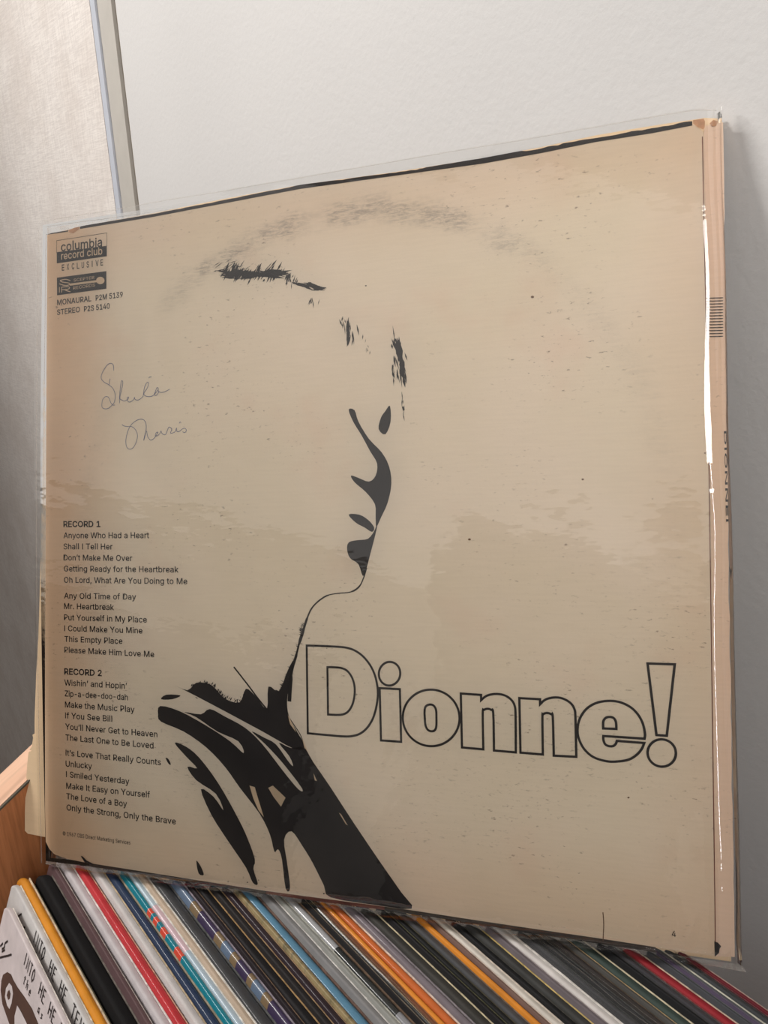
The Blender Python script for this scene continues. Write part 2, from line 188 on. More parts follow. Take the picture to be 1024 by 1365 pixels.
[[122.78,282.76],[121.65,280.57],[121.22,278.11],[122.35,280.3]],[[121.6,279.37],[120.44,279.21],[119.98,278.25],[121.14,278.41]],[[132.84,281.43],
[131.37,279.29],[130.26,276.93],[131.75,279.08]],[[132.86,279.25],[131.25,278.03],[130.36,276.27],[131.97,277.49]],[[131.99,278.02],[130.39,275.9],
[129.08,273.6],[130.69,275.72]],[[131.13,277.15],[129.57,275.91],[128.83,274.09],[130.4,275.34]],[[110.09,285.71],[108.54,283.52],[107.87,280.92],
[109.42,283.11]],[[116.91,280.44],[115.2,279.51],[114.25,277.91],[115.96,278.84]],[[122.04,279.72],[120.2,278.14],[118.96,276.1],[120.8,277.69]],
[[104.43,281.31],[102.92,280.45],[102.15,278.97],[103.67,279.83]],[[114.0,280.78],[111.85,278.91],[110.02,276.77],[112.17,278.64]],[[106.9,285.59],
[105.49,283.39],[104.98,280.81],[106.39,283.01]],[[107.38,282.41],[106.24,281.38],[106.01,279.88],[107.14,280.91]],[[114.6,279.8],[113.62,279.12],
[113.24,278.02],[114.22,278.7]],[[111.54,282.47],[110.35,280.54],[109.48,278.44],[110.67,280.38]],[[112.12,282.21],[111.39,281.51],[111.14,280.54],
[111.87,281.24]],[[128.96,281.46],[126.62,279.79],[124.87,277.58],[127.22,279.25]],[[123.51,281.21],[121.48,279.43],[119.89,277.29],[121.93,279.07]],
[[129.42,280.14],[128.67,278.62],[128.33,276.94],[129.08,278.46]],[[127.09,280.12],[126.05,279.49],[125.81,278.34],[126.85,278.96]],[[110.48,281.69],
[109.29,280.06],[108.66,278.15],[109.85,279.78]],[[122.21,278.75],[120.63,277.25],[119.53,275.41],[121.11,276.91]],[[113.37,282.42],[111.43,280.37],
[110.35,277.81],[112.29,279.86]],[[125.31,278.29],[123.83,277.14],[122.97,275.52],[124.45,276.67]],[[131.13,276.99],[130.62,276.02],[130.93,274.89],
[131.43,275.86]],[[122.47,280.59],[120.57,278.63],[119.22,276.29],[121.12,278.26]],[[121.38,280.67],[120.58,279.46],[120.26,278.04],[121.06,279.25]],
[[111.05,284.58],[109.57,283.65],[108.86,282.11],[110.35,283.05]],[[111.81,281.75],[110.82,280.97],[110.48,279.77],[111.48,280.56]],[[123.01,280.07],
[122.04,279.41],[121.36,278.5],[122.33,279.16]],[[135.2,279.53],[133.93,277.96],[133.16,276.1],[134.43,277.68]],[[109.45,282.42],[107.32,281.08],
[105.51,279.4],[107.64,280.75]],[[110.51,282.21],[109.2,281.92],[108.51,280.9],[109.82,281.2]],[[122.28,282.75],[121.51,281.9],[121.09,280.84],[121.87,
281.69]],[[105.75,280.27],[104.7,279.84],[104.58,278.77],[105.63,279.2]],[[111.84,280.57],[109.96,278.46],[108.97,275.84],[110.86,277.95]],[[123.32,
282.39],[121.96,280.54],[121.28,278.35],[122.65,280.2]],[[118.43,277.91],[117.42,277.15],[117.32,275.9],[118.33,276.67]],[[111.26,282.02],[109.24,
280.3],[107.7,278.2],[109.72,279.92]],[[115.34,281.88],[113.57,279.72],[112.2,277.31],[113.97,279.47]],[[109.76,281.89],[109.01,280.78],[109.0,279.42],
[109.75,280.52]],[[116.85,280.57],[114.75,279.42],[113.4,277.55],[115.51,278.71]],[[131.39,283.73],[129.3,282.27],[127.78,280.28],[129.88,281.75]],
[[106.95,285.74],[105.33,283.59],[104.46,281.05],[106.07,283.21]],[[106.16,281.61],[104.59,279.51],[103.8,277.02],[105.38,279.12]],[[111.97,280.65],
[110.48,278.43],[109.96,275.78],[111.45,278.01]],[[128.92,277.38],[127.91,275.61],[127.6,273.57],[128.6,275.35]],[[133.77,279.38],[132.49,277.94],
[131.9,276.11],[133.18,277.55]],[[112.07,283.65],[110.18,282.01],[109.16,279.78],[111.06,281.42]],[[125.13,275.63],[124.22,275.28],[124.12,274.36],
[125.02,274.71]],[[121.51,281.86],[120.15,280.0],[119.12,277.95],[120.48,279.82]],[[118.28,279.61],[116.26,278.06],[114.67,276.13],[116.7,277.69]],
[[114.37,282.27],[113.03,281.14],[112.66,279.45],[114.0,280.58]],[[125.15,279.3],[123.87,277.45],[123.2,275.31],[124.48,277.16]],[[112.38,284.85],
[110.56,282.79],[109.21,280.42],[111.04,282.48]],[[126.87,281.25],[125.4,279.78],[124.36,277.99],[125.84,279.47]],[[118.19,280.79],[116.96,279.92],
[116.61,278.48],[117.85,279.35]],[[107.97,281.52],[107.12,280.88],[106.68,279.95],[107.54,280.58]],[[130.19,279.52],[129.56,277.82],[129.33,275.99],
[129.96,277.69]],[[114.98,285.76],[113.27,283.85],[111.93,281.7],[113.64,283.61]],[[133.15,278.09],[131.24,276.92],[130.1,275.07],[132.01,276.25]],
[[107.2,282.58],[105.69,280.69],[104.61,278.54],[106.12,280.44]],[[111.17,281.76],[109.84,280.84],[109.46,279.32],[110.79,280.24]],[[123.72,283.24],
[121.66,281.33],[120.48,278.82],[122.55,280.74]],[[124.18,279.5],[122.4,277.5],[121.38,275.05],[123.16,277.05]],[[122.56,279.38],[121.23,278.12],
[120.54,276.45],[121.87,277.71]],[[118.43,279.72],[116.25,278.25],[114.77,276.16],[116.95,277.64]],[[106.78,281.59],[105.73,280.81],[105.41,279.57],
[106.46,280.36]],[[113.62,279.71],[111.46,277.92],[109.67,275.79],[111.84,277.6]],[[114.28,280.46],[112.31,278.79],[111.07,276.58],[113.05,278.26]],
[[131.39,278.62],[130.25,277.66],[129.87,276.24],[131.01,277.2]],[[115.2,279.86],[114.31,278.37],[113.83,276.7],[114.72,278.19]],[[106.15,282.55],
[105.47,281.01],[105.2,279.32],[105.89,280.87]],[[111.01,284.7],[110.6,282.83],[110.67,280.88],[111.08,282.75]],[[120.04,280.12],[118.93,278.13],
[118.15,275.98],[119.26,277.98]],[[115.2,279.93],[114.04,279.04],[113.42,277.75],[114.59,278.64]],[[112.3,280.84],[111.19,279.71],[110.87,278.17],
[111.98,279.3]],[[118.17,276.95],[116.82,275.54],[116.13,273.73],[117.48,275.15]],[[114.4,279.62],[113.38,278.16],[112.76,276.48],[113.78,277.95]],
[[128.9,282.88],[127.39,281.52],[126.16,279.93],[127.68,281.29]],[[128.57,278.38],[126.83,276.27],[125.91,273.7],[127.66,275.82]],[[121.4,281.39],
[119.41,279.68],[117.81,277.65],[119.8,279.36]],[[117.43,280.15],[114.95,278.63],[113.22,276.41],[115.71,277.94]],[[111.97,282.43],[111.21,279.99],
[110.84,277.45],[111.6,279.88]],[[117.29,281.57],[115.4,279.63],[113.98,277.36],[115.87,279.3]],[[122.37,278.24],[128.57,275.57],[135.07,274.71],
[128.95,277.36]],[[102.59,279.1],[107.19,277.69],[111.87,277.41],[107.3,278.82]],[[103.76,280.57],[108.62,279.5],[113.36,279.93],[108.54,281.0]],
[[105.58,280.79],[108.02,279.47],[110.65,279.72],[108.22,281.03]],[[110.48,279.68],[115.7,278.71],[120.89,278.42],[115.71,279.38]],[[127.83,279.34],
[132.03,277.08],[136.57,275.87],[132.4,278.11]],[[112.23,279.54],[115.55,278.81],[118.67,279.49],[115.37,280.23]],[[105.81,280.46],[110.48,278.83],
[115.28,278.53],[110.64,280.15]],[[116.26,277.98],[123.0,276.8],[129.63,276.8],[122.97,277.97]],[[112.06,280.83],[115.38,279.32],[118.91,278.76],
[115.61,280.27]],[[108.72,279.87],[112.4,278.86],[115.9,279.58],[112.25,280.59]],[[124.69,278.19],[127.23,276.72],[130.01,275.89],[127.49,277.35]],
[[127.69,278.3],[132.75,276.7],[137.88,276.37],[132.87,277.97]],[[109.16,281.22],[112.45,278.77],[116.19,277.08],[112.92,279.51]],[[115.81,279.47],
[118.05,278.22],[120.5,277.58],[118.27,278.82]],[[101.42,280.1],[107.15,278.44],[112.93,278.1],[107.26,279.75]],[[128.94,278.42],[132.58,276.98],
[136.32,277.08],[132.71,278.51]],[[116.8,279.09],[120.83,277.5],[125.0,277.42],[121.0,279.01]],[[114.03,278.6],[117.41,277.59],[120.84,277.31],[117.49,
278.32]],[[112.57,277.84],[118.98,277.71],[125.12,278.59],[118.78,278.72]],[[117.71,279.0],[124.05,276.61],[130.58,275.92],[124.32,278.29]],[[128.74,
277.49],[132.88,276.8],[136.76,277.62],[132.66,278.31]],[[126.04,279.5],[129.5,278.18],[133.07,277.46],[129.63,278.78]],[[126.26,277.99],[129.4,277.5],
[132.45,277.83],[129.32,278.32]],[[113.02,278.18],[119.25,277.49],[125.36,277.56],[119.2,278.24]],[[124.53,278.33],[130.14,276.62],[135.81,276.09],
[130.27,277.78]],[[121.09,278.47],[126.59,277.21],[132.04,277.26],[126.59,278.52]],[[119.14,278.3],[124.99,276.54],[130.85,276.61],[125.07,278.37]],
[[125.0,277.25],[130.88,276.72],[136.36,277.94],[130.53,278.47]],[[121.16,278.34],[126.2,277.49],[131.18,277.47],[126.18,278.31]],[[120.75,279.45],
[123.85,277.63],[127.19,276.38],[124.11,278.2]],[[122.37,278.67],[128.36,277.24],[134.27,277.48],[128.34,278.91]],[[116.77,279.89],[122.0,277.45],
[127.54,276.37],[122.36,278.79]],[[107.63,279.48],[112.74,278.4],[117.82,278.14],[112.76,279.21]],[[103.03,280.11],[107.46,278.77],[111.96,278.46],
[107.56,279.8]],[[114.84,278.57],[121.4,277.55],[127.85,277.57],[121.36,278.58]],[[120.39,279.06],[123.55,276.91],[127.24,276.13],[124.1,278.27]],
[[126.44,277.63],[129.47,276.27],[132.68,276.08],[129.67,277.44]],[[111.26,277.29],[117.56,276.55],[123.58,277.35],[117.35,278.09]],[[122.36,279.0],
[128.4,277.88],[134.23,278.55],[128.25,279.66]],[[105.15,278.76],[109.95,278.33],[114.29,279.62],[109.53,280.05]],[[110.98,279.03],[116.18,277.84],
[121.37,277.6],[116.22,278.77]],[[100.48,282.27],[107.0,279.68],[113.75,278.72],[107.32,281.28]],[[104.44,278.68],[111.31,278.94],[117.64,280.67],
[110.85,280.43]],[[110.55,280.29],[116.99,278.92],[123.37,278.85],[117.0,280.21]],[[104.14,280.92],[108.41,279.55],[112.77,278.88],[108.53,280.24]],
[[115.72,279.47],[121.65,277.65],[127.65,277.17],[121.78,278.97]],[[109.96,280.09],[113.92,278.72],[117.95,278.71],[114.02,280.07]],[[108.11,280.91],
[111.15,279.8],[114.05,280.56],[111.03,281.68]],[[129.0,277.88],[132.29,276.24],[135.77,275.16],[132.5,276.8]],[[108.93,279.62],[111.81,278.78],
[114.68,279.0],[111.81,279.84]],[[117.06,278.39],[120.74,277.36],[124.26,278.1],[120.6,279.14]],[[121.67,278.14],[124.23,277.24],[126.71,277.78],
[124.17,278.68]],[[122.94,277.65],[127.42,277.05],[131.72,277.68],[127.26,278.27]],[[127.37,276.83],[132.31,276.47],[137.1,276.89],[132.2,277.25]],
[[117.71,279.33],[120.4,277.98],[123.31,277.59],[120.64,278.93]],[[120.12,278.24],[123.63,277.86],[126.96,278.43],[123.48,278.8]],[[112.99,279.01],
[118.33,277.91],[123.66,277.47],[118.36,278.56]],[[127.81,278.11],[130.68,276.29],[133.98,275.94],[131.13,277.76]],[[121.67,278.79],[127.12,277.05],
[132.66,276.41],[127.26,278.14]],[[114.42,279.12],[117.09,278.37],[119.68,278.82],[117.02,279.58]],[[126.33,277.42],[132.82,277.14],[139.03,278.01],
[132.61,278.3]],[[111.09,279.57],[116.14,277.98],[121.27,277.64],[116.27,279.22]],[[121.79,279.67],[127.68,277.78],[133.62,276.52],[127.8,278.39]],
[[121.63,278.81],[125.52,277.44],[129.52,277.29],[125.65,278.65]],[[129.95,277.86],[132.51,276.88],[135.14,276.99],[132.59,277.97]],[[121.44,280.11],
[127.12,276.94],[133.25,275.06],[127.63,278.2]],[[106.96,279.32],[113.64,279.2],[120.1,279.89],[113.49,280.02]],[[102.35,280.75],[107.47,279.44],
[112.6,279.28],[107.52,280.58]],[[111.82,279.48],[114.08,277.94],[116.72,278.04],[114.47,279.58]],[[106.42,284.06],[104.71,283.05],[103.16,281.85],
[104.88,282.86]],[[117.43,280.76],[115.36,280.61],[113.34,280.27],[115.41,280.42]],[[109.44,285.2],[107.43,284.15],[105.65,282.82],[107.66,283.87]],
[[113.7,283.09],[111.21,282.88],[108.83,282.33],[111.32,282.54]],[[108.51,287.27],[106.45,286.41],[104.52,285.36],[106.58,286.23]],[[115.7,281.98],
[113.52,281.48],[111.44,280.72],[113.63,281.23]],[[117.35,281.28],[115.71,280.3],[114.24,279.11],[115.9,280.09]],[[110.3,284.76],[108.18,283.37],
[106.29,281.73],[108.41,283.13]],[[118.6,282.65],[116.75,282.05],[114.97,281.3],[116.83,281.91]],[[105.91,283.57],[104.27,282.93],[102.75,282.11],
[104.39,282.75]],[[117.36,281.0],[115.88,280.36],[114.52,279.54],[116.0,280.18]],[[106.94,284.64],[105.17,283.93],[103.54,283.01],[105.31,283.72]],
[[112.74,285.73],[110.3,284.59],[107.93,283.31],[110.39,284.46]],[[111.62,285.88],[108.87,285.57],[106.19,284.99],[108.96,285.3]],[[111.68,283.64],
[109.39,283.24],[107.14,282.69],[109.44,283.1]],[[103.25,282.68],[101.77,282.53],[100.4,282.07],[101.89,282.22]],[[103.77,286.01],[101.34,284.88],
[99.12,283.46],[101.56,284.59]],[[102.3,286.21],[100.49,285.66],[98.85,284.84],[100.66,285.39]],[[115.43,283.16],[112.69,282.83],[109.98,282.36],
[112.73,282.7]],[[105.82,281.71],[104.7,281.81],[103.63,281.65],[104.75,281.55]],[[117.24,281.93],[115.58,281.11],[114.01,280.15],[115.67,280.98]],
[[114.09,281.5],[111.98,280.87],[110.06,279.9],[112.18,280.54]],[[99.61,282.56],[101.89,281.71],[104.25,281.4],[101.99,282.26]],[[98.66,282.07],[99.6,
282.0],[100.4,282.35],[99.46,282.43]],[[102.21,282.63],[103.97,282.1],[105.76,282.01],[104.0,282.54]],[[101.39,281.9],[103.21,281.56],[104.99,281.71],
[103.17,282.05]],[[99.24,282.51],[101.43,282.07],[103.63,281.94],[101.44,282.38]],[[103.09,282.28],[104.57,281.72],[106.09,281.73],[104.62,282.29]],
[[101.54,282.0],[102.69,281.84],[103.81,281.92],[102.67,282.09]],[[101.38,282.13],[102.35,282.09],[103.17,282.46],[102.2,282.5]],[[136.17,275.89],
[135.42,275.12],[135.23,274.06],[135.98,274.83]],[[136.72,273.53],[135.75,272.75],[135.07,271.74],[136.04,272.51]],[[139.56,275.81],[138.78,275.3],
[138.33,274.52],[139.11,275.03]],[[138.36,276.96],[137.06,276.17],[136.27,274.92],[137.58,275.71]],[[137.03,277.9],[135.75,275.91],[134.79,273.73],
[136.08,275.73]],[[138.14,276.5],[137.04,275.28],[136.44,273.75],[137.55,274.97]],[[137.62,277.1],[136.13,275.45],[134.93,273.59],[136.42,275.25]],
[[141.35,274.71],[140.29,273.14],[139.68,271.34],[140.74,272.91]],[[138.17,276.07],[137.28,274.49],[136.94,272.69],[137.83,274.27]],[[137.25,277.45],
[136.83,274.93],[136.67,272.35],[137.09,274.87]],[[138.02,274.24],[137.58,273.35],[137.75,272.32],[138.19,273.22]],[[141.47,273.54],[140.79,272.63],
[140.65,271.48],[141.33,272.39]],[[140.3,275.85],[139.46,273.67],[139.03,271.35],[139.87,273.53]],[[136.36,273.07],[135.72,272.3],[135.71,271.28],
[136.35,272.05]],[[137.75,275.19],[137.1,274.06],[136.68,272.82],[137.33,273.95]],[[136.88,276.56],[136.21,274.84],[136.19,272.95],[136.87,274.67]],
[[136.54,275.7],[136.04,274.64],[136.23,273.42],[136.73,274.49]],[[138.43,272.32],[138.14,270.8],[138.23,269.23],[138.53,270.74]],[[136.56,275.96],
[135.81,274.14],[135.67,272.15],[136.41,273.96]],[[136.65,276.98],[136.18,275.73],[135.99,274.4],[136.46,275.64]],[[139.57,274.2],[139.08,273.15],
[138.83,272.01],[139.33,273.06]],[[137.73,275.18],[137.2,274.08],[136.95,272.88],[137.47,273.98]],[[146.54,270.08],[147.94,269.37],[149.46,269.15],
[148.07,269.86]],[[149.4,269.56],[150.92,268.51],[152.7,268.12],[151.18,269.16]],[[139.3,272.58],[141.65,270.82],[144.41,269.83],[142.06,271.58]],
[[145.05,270.42],[146.84,269.9],[148.65,269.98],[146.86,270.5]],[[151.09,268.79],[152.72,267.71],[154.6,267.78],[152.98,268.86]],[[142.19,271.14],
[143.83,270.56],[145.52,270.46],[143.89,271.04]],[[138.11,272.0],[141.52,271.3],[144.92,271.19],[141.53,271.89]],[[143.46,270.54],[146.01,269.78],
[148.55,270.07],[146.0,270.83]],[[147.3,269.5],[150.09,267.88],[153.2,267.28],[150.43,268.89]],[[143.82,270.53],[146.07,269.65],[148.41,269.56],
[146.17,270.43]],[[146.56,270.06],[149.76,267.93],[153.44,267.07],[150.27,269.19]],[[137.92,272.87],[141.27,270.78],[144.99,269.58],[141.67,271.66]],
[[142.26,271.4],[145.64,268.94],[149.51,267.42],[146.15,269.87]],[[146.18,270.65],[149.81,268.85],[153.73,268.34],[150.12,270.14]],[[147.78,269.38],
[151.63,268.14],[155.54,267.97],[151.73,269.2]],[[148.21,269.12],[150.57,268.15],[153.04,267.91],[150.7,268.89]],[[149.95,268.3],[152.67,267.74],
[155.25,268.3],[152.54,268.86]],[[143.05,271.34],[144.51,270.13],[146.35,269.92],[144.9,271.12]],[[147.84,267.78],[151.35,267.31],[154.63,268.1],
[151.14,268.58]],[[146.33,271.69],[147.37,270.51],[148.92,270.29],[147.88,271.47]],[[141.9,270.78],[143.91,269.79],[145.98,270.2],[143.97,271.19]],
[[146.53,270.16],[147.68,269.52],[148.95,269.45],[147.81,270.09]],[[142.67,270.39],[144.75,269.98],[146.76,270.29],[144.69,270.7]],[[141.23,272.1],
[143.83,270.77],[146.62,270.05],[144.03,271.37]],[[144.02,271.74],[147.51,270.07],[151.23,269.45],[147.77,271.11]],[[147.84,269.61],[149.7,268.11],
[152.0,267.58],[150.15,269.07]],[[150.61,269.27],[152.75,268.49],[154.96,268.15],[152.83,268.93]],[[148.21,269.98],[150.18,268.75],[152.41,268.75],
[150.46,269.98]],[[148.34,270.24],[151.17,268.09],[154.49,266.92],[151.68,269.06]],[[140.64,271.94],[144.11,270.06],[147.87,269.12],[144.43,270.99]],
[[147.74,271.34],[150.22,269.0],[153.3,267.49],[150.83,269.83]],[[148.54,270.27],[151.57,268.37],[154.98,267.46],[151.97,269.35]],[[146.58,270.82],
[149.73,268.66],[153.27,267.34],[150.14,269.48]],[[143.13,270.38],[144.77,269.5],[146.55,269.59],[144.92,270.47]],[[144.07,271.14],[146.45,269.88],
[148.99,269.04],[146.62,270.29]],[[142.85,271.21],[144.48,270.45],[146.23,270.21],[144.61,270.98]],[[148.91,267.98],[151.43,267.53],[153.84,267.95],
[151.33,268.4]],[[143.97,271.27],[145.98,270.13],[148.17,269.44],[146.16,270.58]],[[148.32,264.43],[147.25,262.88],[146.59,261.1],[147.66,262.66]],
[[148.83,263.39],[148.04,262.69],[147.55,261.77],[148.34,262.48]],[[151.87,263.48],[151.33,262.25],[151.1,260.91],[151.64,262.14]],[[148.48,264.63],
[148.12,263.21],[148.17,261.71],[148.53,263.13]],[[148.14,264.72],[147.0,263.25],[146.26,261.54],[147.39,263.02]],[[148.94,263.16],[148.67,261.43],
[148.82,259.65],[149.09,261.38]],[[167.17,247.97],[166.89,245.92],[167.3,243.84],[167.58,245.89]],[[163.61,251.47],[163.51,248.92],[163.79,246.36],
[163.89,248.9]],[[165.27,249.88],[165.47,248.46],[165.94,247.07],[165.73,248.49]],[[166.37,250.34],[166.01,249.02],[166.15,247.62],[166.52,248.94]],
[[165.26,251.05],[165.06,249.35],[165.19,247.62],[165.38,249.32]],[[167.5,247.43],[167.45,244.49],[167.89,241.54],[167.94,244.48]],[[162.51,254.43],
[162.22,253.46],[162.22,252.43],[162.51,253.4]],[[166.13,251.8],[166.03,249.9],[166.22,247.98],[166.32,249.88]],[[163.72,253.32],[163.66,252.36],
[164.08,251.43],[164.14,252.39]],[[164.95,252.41],[165.08,249.5],[165.79,246.63],[165.66,249.53]],[[167.6,245.04],[166.9,243.19],[166.72,241.2],
[167.42,243.05]],[[162.99,252.46],[162.47,250.89],[162.66,249.2],[163.19,250.77]],[[169.25,250.64],[169.4,248.02],[170.25,245.47],[170.1,248.09]],
[[162.92,252.47],[162.7,251.46],[162.79,250.42],[163.01,251.42]],[[161.13,253.63],[161.47,251.85],[162.49,250.27],[162.15,252.04]],[[162.78,254.89],
[162.51,253.74],[162.66,252.52],[162.94,253.68]],[[165.25,247.35],[164.48,245.3],[164.77,243.07],[165.54,245.11]],[[165.65,254.09],[165.01,252.34],
[164.89,250.46],[165.53,252.2]],[[166.4,246.18],[165.08,243.98],[164.54,241.44],[165.87,243.65]],[[164.95,252.47],[164.84,249.6],[165.55,246.75],
[165.66,249.61]],[[165.44,254.0],[164.93,250.57],[165.2,247.04],[165.72,250.48]],[[165.62,252.56],[165.39,249.66],[165.69,246.73],[165.92,249.62]],
[[165.19,247.56],[164.89,245.33],[165.46,243.08],[165.76,245.31]],[[165.74,251.01],[164.73,247.52],[164.74,243.82],[165.76,247.31]],[[165.19,250.95],
[164.47,248.39],[165.15,245.71],[165.87,248.27]],[[165.55,250.26],[164.54,246.96],[164.33,243.47],[165.34,246.77]],[[165.59,247.97],[165.0,245.7],
[165.13,243.32],[165.72,245.58]],[[164.92,249.62],[164.96,246.24],[165.79,242.89],[165.76,246.27]],[[164.94,253.75],[164.35,250.02],[164.31,246.19],
[164.9,249.93]],[[166.5,246.45],[165.45,243.93],[164.98,241.21],[166.04,243.73]],[[165.73,251.7],[164.95,250.0],[165.26,248.08],[166.04,249.79]],
[[166.12,247.81],[164.97,246.25],[164.87,244.28],[166.02,245.84]],[[165.84,251.88],[164.73,248.02],[164.75,243.92],[165.87,247.79]],[[165.74,246.59],
[164.52,243.93],[164.59,240.94],[165.81,243.6]],[[173.73,239.94],[173.65,239.38],[173.83,238.82],[173.91,239.38]],[[174.15,241.02],[174.24,240.36],
[174.61,239.77],[174.52,240.43]],[[173.28,243.84],[173.06,242.91],[173.04,241.95],[173.26,242.88]],[[173.4,239.75],[173.39,238.62],[173.53,237.49],
[173.54,238.62]],[[174.24,239.08],[174.03,238.63],[174.18,238.14],[174.39,238.59]],[[172.1,245.98],[171.79,244.81],[171.91,243.57],[172.22,244.74]],
[[175.21,238.54],[174.97,237.62],[175.07,236.66],[175.31,237.58]],[[184.99,240.63],[184.78,239.44],[185.44,238.34],[185.64,239.53]],[[187.45,229.93],
[187.13,227.41],[187.51,224.85],[187.83,227.37]],[[188.58,231.97],[188.52,229.26],[189.46,226.65],[189.52,229.35]],[[187.55,239.53],[186.88,238.64],
[187.03,237.48],[187.71,238.38]],[[188.88,231.67],[189.12,228.73],[190.08,225.89],[189.84,228.83]],[[187.5,239.45],[187.38,237.02],[188.11,234.63],
[188.23,237.06]],[[187.38,240.4],[187.49,239.24],[188.36,238.37],[188.25,239.53]],[[185.64,248.46],[185.87,244.98],[186.58,241.54],[186.35,245.01]],
[[188.67,235.43],[188.71,233.69],[189.5,232.08],[189.46,233.82]],[[190.69,228.99],[190.62,225.79],[191.46,222.64],[191.53,225.83]],[[188.62,232.8],
[188.36,231.4],[188.67,229.97],[188.93,231.37]],[[190.37,231.53],[190.01,228.88],[190.09,226.19],[190.45,228.83]],[[188.37,228.78],[188.38,227.46],
[189.32,226.43],[189.31,227.75]],[[188.73,236.13],[188.9,233.03],[189.87,230.02],[189.7,233.12]],[[186.56,241.38],[186.42,238.99],[187.31,236.68],
[187.46,239.06]],[[189.3,239.56],[189.03,237.07],[189.79,234.6],[190.07,237.09]],[[188.26,238.52],[188.14,235.65],[188.82,232.79],[188.94,235.66]],
[[186.23,241.39],[186.63,239.58],[187.53,237.93],[187.13,239.73]],[[188.08,237.43],[188.43,235.17],[189.62,233.14],[189.27,235.4]],[[187.32,239.2],
[187.42,237.86],[187.9,236.56],[187.8,237.91]],[[186.41,235.39],[187.05,232.16],[188.26,229.07],[187.63,232.29]],[[187.17,229.19],[187.59,226.14],
[188.51,223.16],[188.08,226.21]],[[184.79,243.08],[185.8,240.39],[187.21,237.86],[186.2,240.54]],[[189.74,234.08],[189.77,232.07],[190.78,230.24],
[190.74,232.25]],[[188.29,237.83],[188.8,234.79],[189.78,231.83],[189.28,234.87]],[[185.29,242.49],[185.68,240.03],[186.85,237.76],[186.46,240.22]],
[[186.16,242.29],[185.91,240.97],[186.36,239.65],[186.6,240.97]],[[189.18,232.64],[188.49,231.4],[188.86,229.97],[189.55,231.21]],[[188.76,232.0],
[189.17,229.76],[190.02,227.62],[189.61,229.85]],[[188.94,236.16],[188.53,234.23],[189.12,232.28],[189.54,234.2]],[[190.43,231.07],[190.1,228.17],
[190.33,225.23],[190.66,228.13]],[[188.74,232.17],[189.43,228.7],[190.86,225.41],[190.18,228.87]],[[190.82,236.35],[191.08,234.45],[191.99,232.7],
[191.73,234.6]],[[189.15,233.29],[188.94,231.85],[189.34,230.41],[189.55,231.85]],[[186.37,243.15],[186.08,242.04],[186.88,241.1],[187.16,242.21]],
[[185.61,242.44],[186.47,239.54],[187.89,236.84],[187.04,239.72]],[[188.23,229.43],[189.09,226.53],[190.98,224.08],[190.12,226.97]],[[188.63,231.03],
[189.43,227.79],[190.87,224.74],[190.08,227.97]],[[190.17,228.81],[189.76,226.27],[190.01,223.67],[190.42,226.21]],[[188.17,241.46],[187.85,238.63],
[188.19,235.75],[188.52,238.58]],[[189.22,241.28],[187.64,236.86],[187.8,232.07],[189.38,236.49]],[[188.53,232.42],[189.24,227.72],[190.8,223.17],
[190.1,227.86]],[[188.03,237.73],[188.29,233.65],[189.74,229.75],[189.48,233.81]],[[188.74,236.41],[188.68,232.57],[189.33,228.73],[189.39,232.57]],
[[187.83,238.57],[187.8,235.63],[189.25,232.94],[189.28,235.87]],[[188.43,243.54],[188.03,239.1],[188.85,234.63],[189.25,239.06]],[[187.68,242.71],
[187.54,240.73],[188.7,238.98],[188.84,240.96]],[[188.59,237.48],[187.81,234.94],[188.86,232.35],[189.65,234.9]],[[187.09,242.98],[186.92,240.17],
[187.81,237.42],[187.97,240.22]],[[188.86,240.16],[188.14,236.93],[188.77,233.59],[189.49,236.82]],[[187.71,243.09],[187.64,239.82],[188.84,236.66],
[188.91,239.93]],[[188.22,237.16],[188.3,233.62],[188.98,230.09],[188.91,233.63]],[[187.0,240.89],[188.1,235.94],[190.35,231.3],[189.25,236.23]],
[[187.4,239.45],[187.93,235.85],[190.08,232.76],[189.55,236.35]],[[188.08,238.59],[188.1,234.49],[189.13,230.45],[189.11,234.54]],[[188.09,237.95],
[187.33,236.0],[188.36,234.03],[189.12,235.98]],[[189.91,226.59],[189.74,223.86],[190.88,221.27],[191.05,224.01]],[[189.76,231.07],[189.42,229.31],
[190.58,227.8],[190.92,229.57]],[[186.7,240.77],[187.0,236.19],[188.82,231.86],[188.52,236.42]],[[189.01,233.15],[188.46,228.66],[188.74,224.11],
[189.3,228.59]],[[187.52,237.82],[187.6,235.99],[189.11,234.79],[189.03,236.62]],[[188.97,232.66],[188.92,228.16],[190.43,223.81],[190.49,228.3]],
[[187.06,239.59],[187.32,237.07],[189.18,235.19],[188.92,237.7]],[[188.53,235.4],[188.77,231.7],[190.14,228.18],[189.9,231.86]],[[188.53,230.29],
[188.7,225.66],[189.46,221.06],[189.29,225.68]],[[187.3,240.52],[187.4,236.26],[188.43,232.05],[188.32,236.31]],[[187.89,242.05],[187.19,237.66],
[187.97,233.19],[188.67,237.57]],[[188.77,234.26],[189.74,230.72],[191.47,227.42],[190.5,230.96]],[[187.36,237.26],[187.75,235.01],[188.95,232.99],
[188.56,235.24]],[[189.48,230.74],[188.77,229.17],[189.91,227.73],[190.62,229.3]],[[185.04,229.51],[185.51,227.17],[186.52,224.96],[186.04,227.3]],
[[185.7,225.66],[185.47,224.53],[185.84,223.41],[186.07,224.53]],[[187.27,229.56],[187.08,227.05],[187.18,224.51],[187.37,227.02]],[[185.2,229.05],
[185.04,227.42],[185.69,225.85],[185.85,227.48]],[[185.12,231.59],[184.94,229.48],[185.33,227.37],[185.51,229.47]],[[185.68,231.89],[185.39,230.78],
